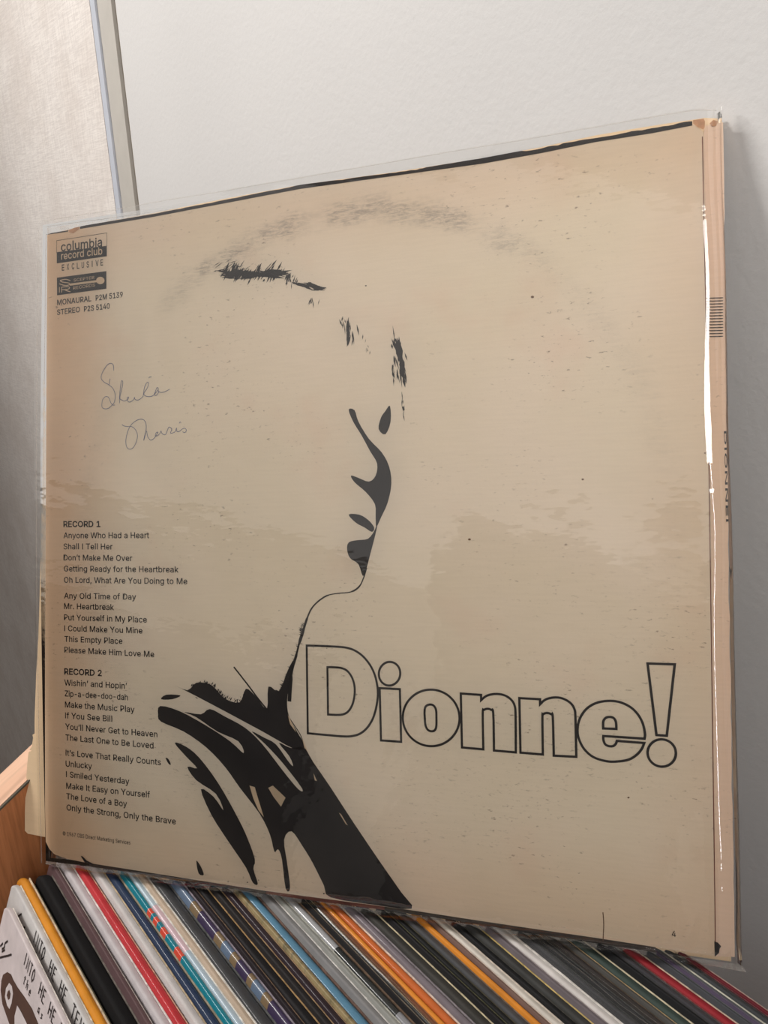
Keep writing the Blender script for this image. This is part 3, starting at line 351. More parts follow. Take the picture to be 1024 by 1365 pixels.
[185.52,229.62],[185.81,230.73]],[[185.29,231.78],[185.1,230.64],[185.46,229.51],[185.64,230.64]],[[186.19,235.44],[186.05,233.35],[186.59,231.26],
[186.73,233.36]],[[185.51,226.61],[185.48,224.41],[185.8,222.21],[185.83,224.41]],[[185.65,230.98],[185.74,228.47],[186.15,225.98],[186.06,228.48]],
[[185.9,225.26],[185.62,224.46],[185.79,223.6],[186.07,224.4]],[[185.79,235.53],[185.85,232.85],[186.71,230.25],[186.65,232.92]],[[189.89,213.48],
[189.52,212.86],[189.65,212.14],[190.02,212.76]],[[189.28,213.91],[189.32,212.79],[189.67,211.7],[189.63,212.83]],[[189.25,219.81],[189.26,217.89],
[189.64,216.0],[189.62,217.91]],[[189.61,210.58],[189.78,208.73],[190.35,206.93],[190.19,208.79]],[[189.94,212.92],[189.94,212.13],[190.45,211.48],
[190.45,212.27]],[[189.45,216.95],[189.13,215.11],[189.22,213.22],[189.54,215.06]],[[190.26,212.03],[189.93,210.69],[189.82,209.31],[190.15,210.65]],
[[190.36,213.85],[189.89,212.52],[189.92,211.09],[190.39,212.42]],[[189.8,212.72],[189.62,212.01],[189.8,211.29],[189.98,211.99]],[[189.73,216.27],
[189.62,215.28],[189.84,214.29],[189.95,215.28]],[[99.36,86.04],[99.98,86.99],[100.06,88.05],[99.44,87.1]],[[96.73,89.14],[97.29,89.88],[97.45,90.73],
[96.89,90.0]],[[92.96,90.0],[93.53,90.85],[93.52,91.81],[92.95,90.96]],[[110.73,83.45],[111.08,83.72],[111.06,84.11],[110.71,83.85]],[[111.05,83.59],
[111.58,84.41],[111.82,85.32],[111.28,84.5]],[[112.62,86.85],[112.94,87.24],[112.79,87.69],[112.47,87.29]],[[100.75,85.49],[101.14,85.78],[101.11,
86.21],[100.72,85.92]],[[91.58,90.74],[92.09,91.52],[92.07,92.39],[91.56,91.61]],[[101.0,85.33],[101.48,85.84],[101.48,86.47],[101.0,85.97]],[[91.94,
89.96],[92.58,90.71],[92.62,91.63],[91.98,90.87]],[[111.63,85.37],[112.1,85.81],[112.15,86.4],[111.68,85.96]],[[96.09,88.92],[96.78,89.82],[97.16,
90.85],[96.46,89.95]],[[112.32,86.63],[112.67,86.99],[112.46,87.38],[112.12,87.03]],[[100.89,85.13],[101.34,85.66],[101.31,86.3],[100.86,85.77]],
[[91.9,89.26],[92.19,89.55],[92.26,89.93],[91.97,89.63]],[[100.98,85.21],[101.54,85.6],[101.65,86.21],[101.08,85.82]],[[108.5,82.75],[109.02,83.55],
[109.03,84.45],[108.51,83.65]],[[112.44,87.46],[112.85,87.81],[112.69,88.25],[112.29,87.91]],[[102.36,83.81],[102.75,84.3],[102.79,84.88],[102.41,
84.39]],[[94.27,89.65],[94.73,90.21],[94.72,90.89],[94.26,90.32]],[[85.78,88.49],[86.2,89.34],[86.01,90.21],[85.6,89.37]],[[86.25,88.3],[86.65,88.78],
[86.72,89.35],[86.32,88.87]],[[104.0,83.64],[104.85,84.37],[105.42,85.28],[104.57,84.55]],[[100.4,84.52],[101.09,85.6],[101.51,86.78],[100.82,85.69]],
[[98.52,86.54],[99.27,87.45],[99.38,88.54],[98.63,87.63]],[[92.49,89.9],[92.96,90.88],[93.07,91.92],[92.6,90.94]],[[99.0,87.49],[99.48,87.97],[99.36,
88.58],[98.88,88.09]],[[111.16,84.49],[111.55,85.03],[111.69,85.64],[111.31,85.1]],[[101.1,84.12],[101.71,84.99],[101.99,85.97],[101.39,85.09]],
[[95.54,90.27],[96.25,90.71],[96.43,91.44],[95.73,91.0]],[[109.04,83.8],[109.34,84.12],[109.25,84.52],[108.95,84.19]],[[112.79,86.74],[113.58,87.69],
[113.96,88.79],[113.17,87.85]],[[110.47,84.94],[110.69,85.32],[110.67,85.74],[110.45,85.36]],[[107.05,82.6],[108.09,83.29],[108.6,84.33],[107.56,
83.64]],[[111.73,86.01],[112.17,86.52],[112.19,87.13],[111.76,86.63]],[[93.82,90.2],[94.24,90.53],[94.34,91.0],[93.92,90.67]],[[89.45,90.51],[89.91,
91.1],[89.77,91.77],[89.3,91.18]],[[88.4,89.64],[88.92,90.51],[89.0,91.46],[88.48,90.6]],[[108.63,82.51],[109.1,82.82],[109.08,83.32],[108.61,83.01]],
[[95.53,89.82],[96.13,90.57],[96.32,91.45],[95.72,90.7]],[[85.51,87.73],[86.06,88.34],[86.3,89.08],[85.75,88.46]],[[110.17,82.81],[110.76,83.34],
[110.85,84.06],[110.26,83.53]],[[86.81,88.03],[87.46,88.76],[87.52,89.65],[86.87,88.93]],[[103.53,84.15],[104.13,84.97],[104.17,85.91],[103.57,85.09]],
[[102.32,83.87],[102.78,84.45],[102.64,85.1],[102.18,84.53]],[[99.79,86.37],[100.54,86.97],[100.8,87.83],[100.04,87.23]],[[112.16,85.74],[112.51,
86.28],[112.62,86.88],[112.27,86.35]],[[107.15,83.81],[107.52,84.21],[107.65,84.69],[107.28,84.3]],[[89.06,90.06],[89.5,90.62],[89.47,91.28],[89.02,
90.72]],[[84.61,88.7],[85.31,89.34],[85.39,90.2],[84.69,89.56]],[[98.5,87.75],[98.86,88.14],[98.94,88.63],[98.57,88.24]],[[85.28,88.56],[85.79,89.4],
[85.9,90.34],[85.39,89.49]],[[95.12,90.08],[95.33,90.43],[95.3,90.82],[95.09,90.47]],[[111.93,86.17],[112.47,86.65],[112.58,87.3],[112.04,86.83]],
[[96.86,88.97],[97.59,89.93],[97.9,91.04],[97.17,90.08]],[[104.87,83.1],[105.79,84.01],[106.14,85.16],[105.22,84.26]],[[102.76,83.38],[103.23,84.3],
[103.2,85.29],[102.73,84.36]],[[99.37,86.17],[99.97,87.14],[100.01,88.21],[99.41,87.24]],[[95.84,89.04],[96.2,89.46],[96.26,89.97],[95.9,89.55]],
[[96.78,88.49],[97.57,89.19],[97.84,90.13],[97.05,89.43]],[[111.05,84.03],[111.59,84.7],[111.72,85.49],[111.18,84.82]],[[87.81,88.88],[88.35,89.61],
[88.27,90.43],[87.73,89.71]],[[99.74,85.8],[100.64,86.71],[100.98,87.86],[100.08,86.95]],[[102.43,83.76],[103.08,84.65],[103.3,85.67],[102.65,84.78]],
[[109.79,83.32],[110.3,83.73],[110.36,84.32],[109.84,83.91]],[[101.12,85.23],[101.54,85.74],[101.72,86.33],[101.31,85.83]],[[100.17,86.67],[100.69,
86.98],[100.64,87.51],[100.12,87.2]],[[102.06,84.9],[102.51,85.51],[102.71,86.2],[102.26,85.59]],[[88.02,89.65],[88.48,90.24],[88.27,90.89],[87.81,
90.3]],[[100.51,85.36],[101.01,86.24],[101.29,87.19],[100.79,86.3]],[[131.28,90.63],[131.06,91.09],[130.5,91.08],[130.72,90.62]],[[127.05,88.4],
[126.34,88.8],[125.49,88.67],[126.2,88.28]],[[132.11,91.66],[131.36,91.97],[130.52,91.77],[131.28,91.46]],[[142.07,116.01],[141.06,116.64],[139.86,
116.92],[140.87,116.29]],[[141.98,116.73],[140.92,117.04],[139.8,116.97],[140.86,116.66]],[[133.72,95.06],[132.96,95.49],[132.12,95.76],[132.87,
95.33]],[[126.15,89.0],[125.27,89.37],[124.32,89.57],[125.2,89.2]],[[139.56,109.96],[138.87,110.3],[138.09,110.46],[138.79,110.11]],[[135.11,98.21],
[134.7,98.51],[134.22,98.27],[134.62,97.97]],[[135.51,96.17],[134.99,96.69],[134.2,96.72],[134.72,96.2]],[[126.89,90.03],[125.81,90.36],[124.64,90.26],
[125.72,89.93]],[[141.72,115.09],[140.81,115.66],[139.73,115.91],[140.64,115.34]],[[141.97,117.03],[141.03,117.61],[139.88,117.76],[140.83,117.17]],
[[141.06,114.8],[140.48,114.95],[139.89,114.76],[140.47,114.61]],[[128.42,88.71],[127.78,89.03],[127.05,89.15],[127.69,88.83]],[[134.32,95.75],[134.04,
96.09],[133.56,96.06],[133.84,95.71]],[[134.2,96.17],[133.58,96.5],[132.84,96.49],[133.46,96.16]],[[135.53,99.96],[135.19,100.21],[134.74,100.24],
[135.08,99.99]],[[139.48,109.23],[139.06,109.69],[138.39,109.74],[138.81,109.27]],[[131.83,91.75],[131.03,92.24],[130.11,92.53],[130.91,92.04]],
[[143.03,119.14],[142.29,119.73],[141.36,120.02],[142.1,119.43]],[[132.18,92.28],[131.66,92.6],[131.02,92.45],[131.54,92.14]],[[125.51,89.37],[125.07,
89.6],[124.55,89.66],[124.99,89.43]],[[135.57,99.84],[134.83,100.18],[133.99,100.24],[134.73,99.9]],[[142.26,114.89],[141.48,115.57],[140.46,115.89],
[141.24,115.22]],[[131.25,89.46],[130.57,89.81],[129.77,89.7],[130.45,89.35]],[[137.7,105.24],[136.74,105.57],[135.7,105.6],[136.66,105.27]],[[126.31,
88.87],[125.22,89.32],[124.02,89.46],[125.1,89.01]],[[134.75,95.29],[133.85,95.87],[132.72,96.01],[133.63,95.43]],[[141.78,115.86],[140.89,116.4],
[139.84,116.62],[140.72,116.08]],[[128.16,88.68],[127.3,89.09],[126.3,88.99],[127.16,88.59]],[[129.53,89.14],[128.84,89.52],[128.0,89.53],[128.69,
89.14]],[[141.98,116.73],[141.38,117.1],[140.68,117.28],[141.28,116.9]],[[141.47,113.5],[140.97,113.7],[140.41,113.7],[140.91,113.5]],[[142.82,118.4],
[141.7,118.76],[140.5,118.83],[141.62,118.47]],[[132.17,91.73],[131.04,92.03],[129.85,92.16],[130.98,91.85]],[[141.06,115.38],[140.73,115.66],[140.29,
115.76],[140.62,115.49]],[[141.83,118.34],[141.52,118.81],[140.9,118.79],[141.22,118.32]],[[142.18,117.22],[141.51,117.87],[140.67,118.33],[141.34,
117.67]],[[134.46,96.83],[133.71,97.01],[132.92,96.89],[133.67,96.71]],[[132.36,91.62],[131.54,92.1],[130.54,92.13],[131.36,91.64]],[[134.91,96.79],
[134.31,97.26],[133.5,97.24],[134.1,96.77]],[[127.99,89.39],[127.14,89.53],[126.31,89.18],[127.17,89.04]],[[137.59,103.43],[137.05,103.8],[136.4,
103.94],[136.93,103.58]],[[139.13,106.88],[138.36,107.08],[137.54,107.08],[138.32,106.88]],[[132.52,93.2],[131.58,93.77],[130.51,94.12],[131.45,
93.55]],[[142.67,117.09],[141.51,117.34],[140.31,117.25],[141.47,116.99]],[[128.32,88.95],[128.11,89.4],[127.55,89.39],[127.76,88.94]],[[142.86,
118.61],[141.88,119.27],[140.71,119.59],[141.69,118.93]],[[141.18,112.26],[140.62,112.57],[139.97,112.6],[140.52,112.3]],[[86.71,84.16],[87.43,83.54],
[88.41,83.26],[87.69,83.88]]],"title":[[[[143.64,109.92],[150.49,110.0],[158.24,109.91],[162.62,109.61],[166.41,108.53],[170.15,106.14],[173.31,
102.49],[175.38,98.32],[176.48,93.35],[176.52,88.85],[175.59,83.79],[173.93,79.17],[171.2,75.23],[168.05,72.74],[164.8,71.6],[160.98,71.13],[153.85,
71.12],[143.69,71.28]],[0,17]],[[[153.42,100.82],[156.47,100.9],[159.76,100.74],[162.48,99.74],[164.62,97.3],[165.87,93.82],[165.98,89.78],[165.11,
85.68],[163.32,82.53],[161.12,80.88],[158.38,80.3],[153.42,80.14]],[0,11]],[[[186.7,98.82],[186.39,97.72],[185.86,96.69],[185.14,95.8],[184.26,95.07],
[183.27,94.56],[182.21,94.28],[181.13,94.25],[180.1,94.47],[179.17,94.94],[178.37,95.62],[177.76,96.49],[177.35,97.5],[177.19,98.6],[177.26,99.74],
[177.58,100.85],[178.11,101.88],[178.85,102.78],[179.73,103.5],[180.74,104.01],[181.8,104.27],[182.87,104.29],[183.9,104.06],[184.83,103.59],[185.61,
102.9],[186.22,102.04],[186.61,101.03],[186.77,99.94]],[]],[[[177.48,92.91],[186.51,92.93],[186.74,70.7],[177.73,70.63]],[0,1,2,3]],[[[209.99,75.65],
[208.65,73.99],[207.03,72.56],[205.21,71.39],[203.21,70.54],[201.12,70.01],[198.98,69.84],[196.87,70.03],[194.84,70.57],[192.97,71.45],[191.3,72.65],
[189.9,74.13],[188.8,75.84],[188.05,77.74],[187.67,79.76],[187.66,81.84],[188.04,83.91],[188.78,85.91],[189.87,87.78],[191.27,89.45],[192.93,90.89],
[194.81,92.03],[196.83,92.86],[198.95,93.34],[201.09,93.46],[203.19,93.23],[205.19,92.64],[207.02,91.73],[208.63,90.51],[209.99,89.04],[211.03,87.34],
[211.75,85.48],[212.11,83.5],[212.12,81.47],[211.75,79.45],[211.04,77.49]],[]],[[[197.24,84.71],[197.93,86.47],[199.62,87.21],[201.23,86.81],[202.21,
85.01],[202.31,81.6],[202.21,78.43],[201.57,76.68],[200.15,76.09],[198.53,76.56],[197.55,78.36],[197.29,81.28]],[]],[[[212.87,92.53],[221.35,92.42],
[221.31,90.26],[223.57,92.15],[226.96,93.11],[230.55,92.92],[233.38,91.42],[234.99,88.91],[235.3,84.68],[235.13,70.04],[226.28,70.11],[226.25,85.06],
[225.41,86.53],[223.97,86.92],[222.41,86.35],[221.9,84.78],[221.89,70.24],[212.99,70.33]],[0,1,2,9,10,16,17]],[[[236.94,92.0],[245.2,91.99],[245.16,
89.98],[247.28,91.97],[250.52,92.99],[253.71,92.9],[256.86,91.36],[258.52,88.92],[258.86,85.25],[258.89,70.15],[250.18,69.92],[250.09,84.92],[249.47,
86.28],[247.87,86.69],[246.34,86.08],[245.99,84.42],[245.91,70.04],[237.02,70.09]],[0,1,2,9,10,16,17]],[[[284.53,79.15],[284.74,81.09],[283.97,85.08],
[282.11,88.55],[279.37,91.09],[275.5,92.67],[271.14,92.83],[266.71,91.7],[263.1,89.2],[260.57,85.36],[259.59,81.16],[259.97,77.5],[261.91,73.51],
[265.41,70.58],[270.24,69.38],[274.18,69.57],[278.53,70.64],[281.58,72.78],[283.43,75.17],[284.37,77.48],[274.33,77.55],[273.96,76.48],[272.99,75.5],
[271.45,75.29],[269.93,75.95],[269.3,77.72],[269.33,79.09]],[0,19,20,26]],[[[269.34,82.01],[269.39,84.56],[270.12,85.98],[271.45,86.61],[273.2,86.4],
[274.13,84.88],[274.25,82.16]],[0,6]],[[[286.22,108.01],[295.99,108.11],[292.59,80.85],[288.89,80.85]],[0,1,2,3]],[[[295.46,72.96],[295.0,71.87],
[294.32,70.89],[293.46,70.08],[292.45,69.47],[291.35,69.09],[290.22,68.97],[289.1,69.11],[288.06,69.5],[287.15,70.12],[286.41,70.96],[285.88,71.95],
[285.6,73.06],[285.56,74.22],[285.79,75.38],[286.26,76.48],[286.95,77.46],[287.82,78.28],[288.84,78.88],[289.94,79.25],[291.08,79.36],[292.19,79.21],
[293.22,78.81],[294.12,78.18],[294.85,77.35],[295.37,76.36],[295.65,75.26],[295.68,74.11]],[]]],"titlew":0.95,"strokes":[["collar_line",[[107.23,
98.88],[114.05,91.36],[119.66,84.88],[125.22,79.15]],0.7,"ink",0.15,0,1],["collar_line",[[133.37,79.32],[136.26,75.52],[140.19,70.15],[142.64,63.72]],
0.4,"ink",0.15,0,1],["logo_frame",[[9.32,308.48],[39.47,308.33],[39.41,301.81],[9.28,302.51]],0.18,"ink",0.15,1,0],["monogram_stroke",[[17.63,287.2],
[14.85,288.18],[11.51,287.99],[12.96,287.02],[16.44,286.18],[17.19,285.34],[14.56,285.07],[10.8,286.38]],0.42,"paper_print",0.22,0,1],
["monogram_stroke",[[12.24,284.62],[12.22,281.87]],0.42,"paper_print",0.22,0,1],["monogram_stroke",[[12.24,284.53],[16.0,284.37],[17.17,283.62],[15.62,
283.0],[12.23,283.2]],0.42,"paper_print",0.22,0,1],["monogram_stroke",[[14.06,283.0],[15.99,282.16],[17.64,281.62]],0.42,"paper_print",0.22,0,1],
["monogram_stroke",[[10.9,284.77],[10.88,282.02]],0.42,"paper_print",0.22,0,1],["handwritten_name",[[42.89,240.18],[42.79,242.71],[41.31,243.83],
[39.09,243.0],[36.66,240.17],[35.55,237.22],[37.04,235.09],[39.85,233.52],[42.4,231.43],[43.74,228.32],[43.24,224.84],[41.73,223.18],[39.63,221.81],
[37.23,221.81],[35.92,223.05],[36.37,226.3],[38.18,227.69],[39.97,227.07],[41.15,224.48],[42.33,223.29],[43.52,223.22]],0.28,"ballpoint_ink",0.17,0,1],
["handwritten_name",[[40.83,236.32],[40.02,233.21]],0.28,"ballpoint_ink",0.17,0,1],["handwritten_name",[[46.2,223.9],[46.22,227.15],[46.86,232.11],
[47.47,234.82],[48.17,234.02],[47.74,231.55],[46.4,226.64],[47.39,225.47],[49.16,224.86],[50.93,225.59],[51.52,226.49],[50.58,226.36],[51.04,224.58],
[52.38,224.15],[54.14,225.12],[54.8,226.22],[55.14,225.16],[57.05,224.83],[59.39,226.16],[59.92,227.71],[60.41,230.4],[61.47,232.45],[62.39,232.98],
[62.73,231.96],[61.91,230.05],[60.16,227.94],[60.55,226.78],[62.56,226.05],[64.98,226.23],[66.59,227.5],[68.21,229.11],[67.47,230.04],[66.48,228.0],
[66.01,226.8],[67.04,226.34],[68.42,227.86],[67.97,228.83],[68.99,227.78],[71.43,227.66],[74.44,228.77]],0.28,"ballpoint_ink",0.17,0,1],
["handwritten_name",[[62.93,234.91],[63.51,235.46],[64.49,235.44]],0.28,"ballpoint_ink",0.17,0,1],["handwritten_name",[[47.59,213.57],[48.46,212.77],
[51.1,212.28],[53.27,212.06],[55.3,210.41],[56.32,207.63],[55.41,204.21],[53.64,201.81],[51.59,201.31],[50.02,202.73],[49.7,205.98],[50.79,209.9],
[52.57,212.79],[55.51,214.86],[58.42,215.44],[60.44,214.58],[61.28,212.31],[60.96,208.87],[59.89,205.22],[60.19,206.94],[61.37,209.59],[62.09,206.84],
[63.63,205.19],[65.53,205.78],[67.09,207.57],[67.78,208.71],[66.87,208.46],[66.28,207.22],[67.42,206.96],[68.91,208.06],[69.49,209.16],[70.11,207.9],
[71.8,207.23],[72.78,208.74],[73.7,210.64],[74.49,210.6],[75.49,209.67],[74.8,207.9],[77.05,208.27],[78.02,210.02],[78.29,208.45],[79.74,208.56],[81.2,
209.5],[82.54,209.77],[83.41,208.76],[82.52,207.74],[81.35,208.19]],0.28,"ballpoint_ink",0.17,0,1],["handwritten_name",[[79.55,212.26],[80.01,212.92],
[80.56,212.31]],0.28,"ballpoint_ink",0.17,0,1],["printed_bar",[[309.95,246.77],[315.81,246.31]],0.32,"ink",0.15,0,0],["printed_bar",[[309.93,245.65],
[315.78,245.19]],0.32,"ink",0.15,0,0],["printed_bar",[[309.91,244.52],[315.76,244.07]],0.32,"ink",0.15,0,0],["printed_bar",[[309.88,243.4],[315.73,
242.95]],0.32,"ink",0.15,0,0],["printed_bar",[[309.86,242.27],[315.71,241.84]],0.32,"ink",0.15,0,0],["printed_bar",[[309.83,241.14],[315.69,240.72]],
0.32,"ink",0.15,0,0],["printed_bar",[[309.81,240.02],[315.66,239.6]],0.32,"ink",0.15,0,0],["printed_bar",[[309.79,238.89],[315.64,238.48]],0.32,"ink",
0.15,0,0],["printed_bar",[[309.76,237.77],[315.61,237.36]],0.32,"ink",0.15,0,0],["printed_bar",[[309.74,236.64],[315.59,236.24]],0.32,"ink",0.15,0,0],
["printed_bar",[[309.71,235.52],[315.57,235.13]],0.32,"ink",0.15,0,0],["printed_bar",[[309.69,234.39],[315.54,234.01]],0.32,"ink",0.15,0,0],
["printed_bar",[[309.67,233.27],[315.52,232.89]],0.32,"ink",0.15,0,0],["printed_bar",[[309.64,232.14],[315.49,231.77]],0.32,"ink",0.15,0,0],
["crease_mark",[[267.85,10.68],[268.05,6.08],[267.64,-0.34]],0.35,"stain",0.1,0,1]],"poly":[["logo_block",[[9.29,302.55],[39.41,301.94],[39.37,296.81],
[9.36,296.93]],"ink",0.15,0],["logo_block",[[9.36,289.66],[39.05,289.46],[38.98,280.78],[9.41,280.76]],"ink",0.15,0],["sceptre_rod",[[17.24,285.74],
[33.33,285.64],[33.32,284.6],[17.23,284.68]],"paper_print",0.22,0],["sceptre_knob",[[38.04,284.93],[37.84,284.25],[37.3,283.72],[36.49,283.41],[35.54,
283.38],[34.59,283.63],[33.78,284.12],[33.25,284.78],[33.06,285.5],[33.26,286.18],[33.81,286.71],[34.62,287.01],[35.57,287.04],[36.52,286.79],[37.32,
286.3],[37.85,285.65]],"paper_print",0.22,0],["worn_black_band",[[2.92,312.41],[6.19,312.78],[9.44,312.76],[12.67,312.81],[15.88,312.67],[16.34,
313.19],[16.33,312.13],[15.87,312.11],[12.66,312.17],[9.43,312.22],[6.19,312.28],[2.92,312.34]],"ink",0.12,0],["worn_black_band",[[23.62,313.71],
[26.78,313.82],[29.92,313.83],[33.04,313.84],[36.15,313.84],[39.24,313.85],[42.31,313.86],[45.37,313.86],[48.42,313.87],[51.44,313.88],[54.46,313.88],
[57.46,313.89],[60.44,313.9],[63.41,313.9],[66.36,313.9],[69.3,313.92],[72.22,314.1],[75.13,314.13],[78.03,314.25],[80.9,314.12],[83.77,314.39],[86.62,
314.46],[89.46,314.54],[92.29,314.5],[95.1,314.61],[97.89,314.53],[100.68,314.82],[103.44,314.89],[106.2,314.96],[108.94,315.04],[111.67,314.96],
[114.39,315.2],[117.09,315.28],[119.78,315.36],[122.46,315.44],[125.12,315.52],[127.78,315.6],[130.41,315.61],[133.04,315.52],[135.65,315.65],[138.26,
315.72],[140.85,315.98],[143.43,316.03],[145.99,315.95],[148.54,315.86],[151.08,315.77],[153.61,315.68],[156.12,315.6],[158.63,315.51],[161.12,315.35],
[163.6,315.03],[166.07,315.14],[168.53,315.17],[170.98,315.09],[173.41,315.01],[175.84,314.92],[178.25,314.84],[180.65,314.65],[183.04,314.59],[185.42,
314.59],[187.79,314.34],[190.15,314.44],[192.5,314.24],[194.84,314.37],[197.17,314.02],[199.49,314.2],[201.8,314.49],[204.1,314.45],[206.39,314.47],
[208.66,314.47],[210.93,314.46],[213.19,314.41],[215.44,314.45],[217.67,314.44],[219.9,314.44],[222.12,314.43],[224.33,314.35],[226.53,314.43],[228.72,
314.46],[230.9,314.52],[233.07,314.53],[235.23,314.6],[237.39,314.65],[239.53,314.69],[241.67,314.72],[243.78,314.28],[245.9,314.22],[248.0,314.24],
[250.1,314.34],[252.2,314.67],[254.28,314.69],[256.35,314.41],[258.42,314.96],[260.47,314.91],[262.52,314.86],[264.55,315.01],[266.58,315.02],[268.6,
314.92],[270.61,314.86],[272.61,314.85],[274.61,314.83],[276.6,314.8],[278.57,314.79],[280.55,314.94],[282.51,315.01],[284.47,315.21],[286.41,315.1],
[288.35,314.86],[290.28,315.01],[292.2,315.04],[294.12,314.98],[296.02,315.06],[297.92,314.93],[299.81,314.97],[301.7,315.3],[303.58,315.36],[305.45,
315.26],[306.51,315.12],[306.48,313.48],[305.41,313.45],[303.54,313.4],[301.66,313.34],[299.78,313.29],[297.89,313.24],[295.99,313.19],[294.08,313.14],
[292.16,313.08],[290.24,313.08],[288.31,313.1],[286.37,313.12],[284.43,313.14],[282.47,313.16],[280.51,313.18],[278.54,313.2],[276.56,313.22],[274.58,
313.24],[272.58,313.27],[270.58,313.27],[268.57,313.19],[266.55,313.11],[264.52,313.04],[262.48,312.96],[260.43,312.88],[258.38,312.8],[256.31,312.72],
[254.24,312.63],[252.16,312.55],[250.07,312.47],[247.97,312.42],[245.86,312.38],[243.75,312.35],[241.62,312.32],[239.49,312.28],[237.35,312.25],
[235.19,312.22],[233.03,312.18],[230.86,312.15],[228.68,312.11],[226.49,312.08],[224.29,312.12],[222.08,312.18],[219.87,312.23],[217.64,312.29],[215.4,
312.35],[213.16,312.4],[210.9,312.46],[208.63,312.52],[206.36,312.58],[204.07,312.64],[201.77,312.69],[199.46,312.75],[197.15,312.81],[194.82,312.87],
[192.48,312.93],[190.13,312.99],[187.77,313.05],[185.4,313.11],[183.02,313.17],[180.63,313.23],[178.23,313.29],[175.81,313.35],[173.39,313.41],[170.95,
313.48],[168.51,313.54],[166.05,313.6],[163.58,313.66],[161.1,313.72],[158.6,313.79],[156.1,313.85],[153.58,313.91],[151.06,313.98],[148.52,314.04],
[145.96,314.11],[143.4,314.17],[140.82,314.13],[138.23,314.07],[135.63,314.02],[133.02,313.96],[130.39,313.9],[127.75,313.84],[125.1,313.79],[122.44,
313.73],[119.76,313.67],[117.07,313.61],[114.37,313.55],[111.65,313.49],[108.92,313.43],[106.18,313.37],[103.43,313.31],[100.66,313.25],[97.88,313.19],
[95.08,313.13],[92.27,313.07],[89.45,313.0],[86.61,312.94],[83.76,312.88],[80.89,312.82],[78.01,312.75],[75.12,312.69],[72.21,312.63],[69.28,312.56],
[66.35,312.5],[63.39,312.45],[60.43,312.46],[57.44,312.46],[54.45,312.46],[51.43,312.47],[48.4,312.47],[45.36,312.47],[42.3,312.48],[39.23,312.48],
[36.14,312.49],[33.03,312.49],[29.91,312.49],[26.77,312.5],[23.61,312.48]],"ink",0.12,0],["torn_corner",[[306.78,315.45],[310.49,315.35],[310.99,
314.25],[310.81,311.98],[310.27,311.21],[308.31,312.57],[306.76,314.15]],"bare_board",0.2,0],["torn_corner",[[312.54,313.1],[313.88,314.3],[315.43,
313.44],[314.87,311.82],[313.56,311.77]],"bare_board",0.2,0],["torn_corner",[[16.79,312.74],[19.99,313.44],[23.62,313.69],[22.7,312.31],[19.52,310.86],
[17.24,311.54]],"bare_board",0.2,0],["chipped_corner",[[307.68,5.7],[308.84,5.47],[309.96,4.26],[309.43,3.35],[309.14,1.65],[307.69,0.03]],"ink",0.2,
0],["worn_black_scratch",[[21.77,2.8],[22.66,2.91],[25.3,1.05],[29.26,-0.1],[28.82,-0.88],[23.97,0.16]],"ink",0.2,0],["ink_speck",[[174.16,266.92],
[173.95,266.69],[173.54,266.73],[173.33,267.01],[173.55,267.24],[173.96,267.2]],"ink",0.15,0],["ink_speck",[[245.83,254.2],[245.47,253.77],[244.75,
253.84],[244.39,254.36],[244.76,254.8],[245.48,254.72]],"stain",0.15,0],["ink_speck",[[263.93,179.65],[263.68,179.32],[263.17,179.33],[262.92,179.68],
[263.18,180.01],[263.69,180.0]],"stain",0.15,0],["ink_speck",[[218.21,156.3],[217.88,155.88],[217.22,155.89],[216.9,156.31],[217.24,156.73],[217.89,
156.72]],"stain",0.15,0],["ink_speck",[[118.98,3.78],[118.83,3.58],[118.52,3.54],[118.38,3.7],[118.53,3.89],[118.83,3.93]],"ink",0.15,0],["ink_speck",
[[113.39,2.04],[113.19,1.79],[112.79,1.74],[112.6,1.94],[112.8,2.19],[113.19,2.24]],"ink",0.15,0],["ink_speck",[[150.85,2.07],[150.62,1.77],[150.17,
1.71],[149.94,1.94],[150.17,2.25],[150.63,2.31]],"ink",0.15,0],["ink_speck",[[310.12,92.05],[310.01,91.9],[309.81,91.89],[309.71,92.03],[309.81,92.18],
[310.02,92.19]],"stain",0.15,0],["ink_speck",[[308.14,73.75],[308.05,73.63],[307.89,73.61],[307.8,73.72],[307.89,73.84],[308.06,73.86]],"stain",0.15,
0],["ink_speck",[[308.65,188.09],[308.48,187.86],[308.14,187.87],[307.98,188.12],[308.15,188.34],[308.49,188.33]],"stain",0.15,0],["ink_speck",[[289.5,
171.28],[289.39,171.13],[289.17,171.14],[289.07,171.29],[289.18,171.44],[289.4,171.43]],"stain",0.15,0],["ink_speck",[[278.65,56.11],[278.42,55.79],
[277.98,55.74],[277.76,56.02],[277.99,56.34],[278.43,56.39]],"stain",0.15,0]],"back_cover":[[3.39,312.27],[2.52,248.64],[1.52,165.33],[0.58,90.11],
[0.15,22.87],[0.51,7.3],[2.79,3.86],[5.98,1.64],[13.69,0.36],[22.64,-0.01],[120.5,-0.7],[189.28,0.38],[222.38,0.24],[266.53,0.36],[308.08,0.1],[309.93,
177.83],[310.38,310.32],[306.75,314.01],[291.63,313.95],[270.88,314.03],[249.19,313.2],[226.19,312.86],[187.44,313.71],[143.04,314.86],[105.01,314.05],
[64.24,313.18],[20.44,313.38]],"hinge_x":[[310.37,309.75],[309.93,177.83],[308.08,0.1]],"hinge_o":[[317.23,312.83],[315.88,177.64],[314.71,41.07],
[314.87,19.05],[314.73,0.89]],"front_cover":[[-0.22,316.38],[-0.75,307.54],[-1.27,299.86],[-2.75,291.52],[-2.84,276.83],[-3.48,249.86],[-3.66,220.99],
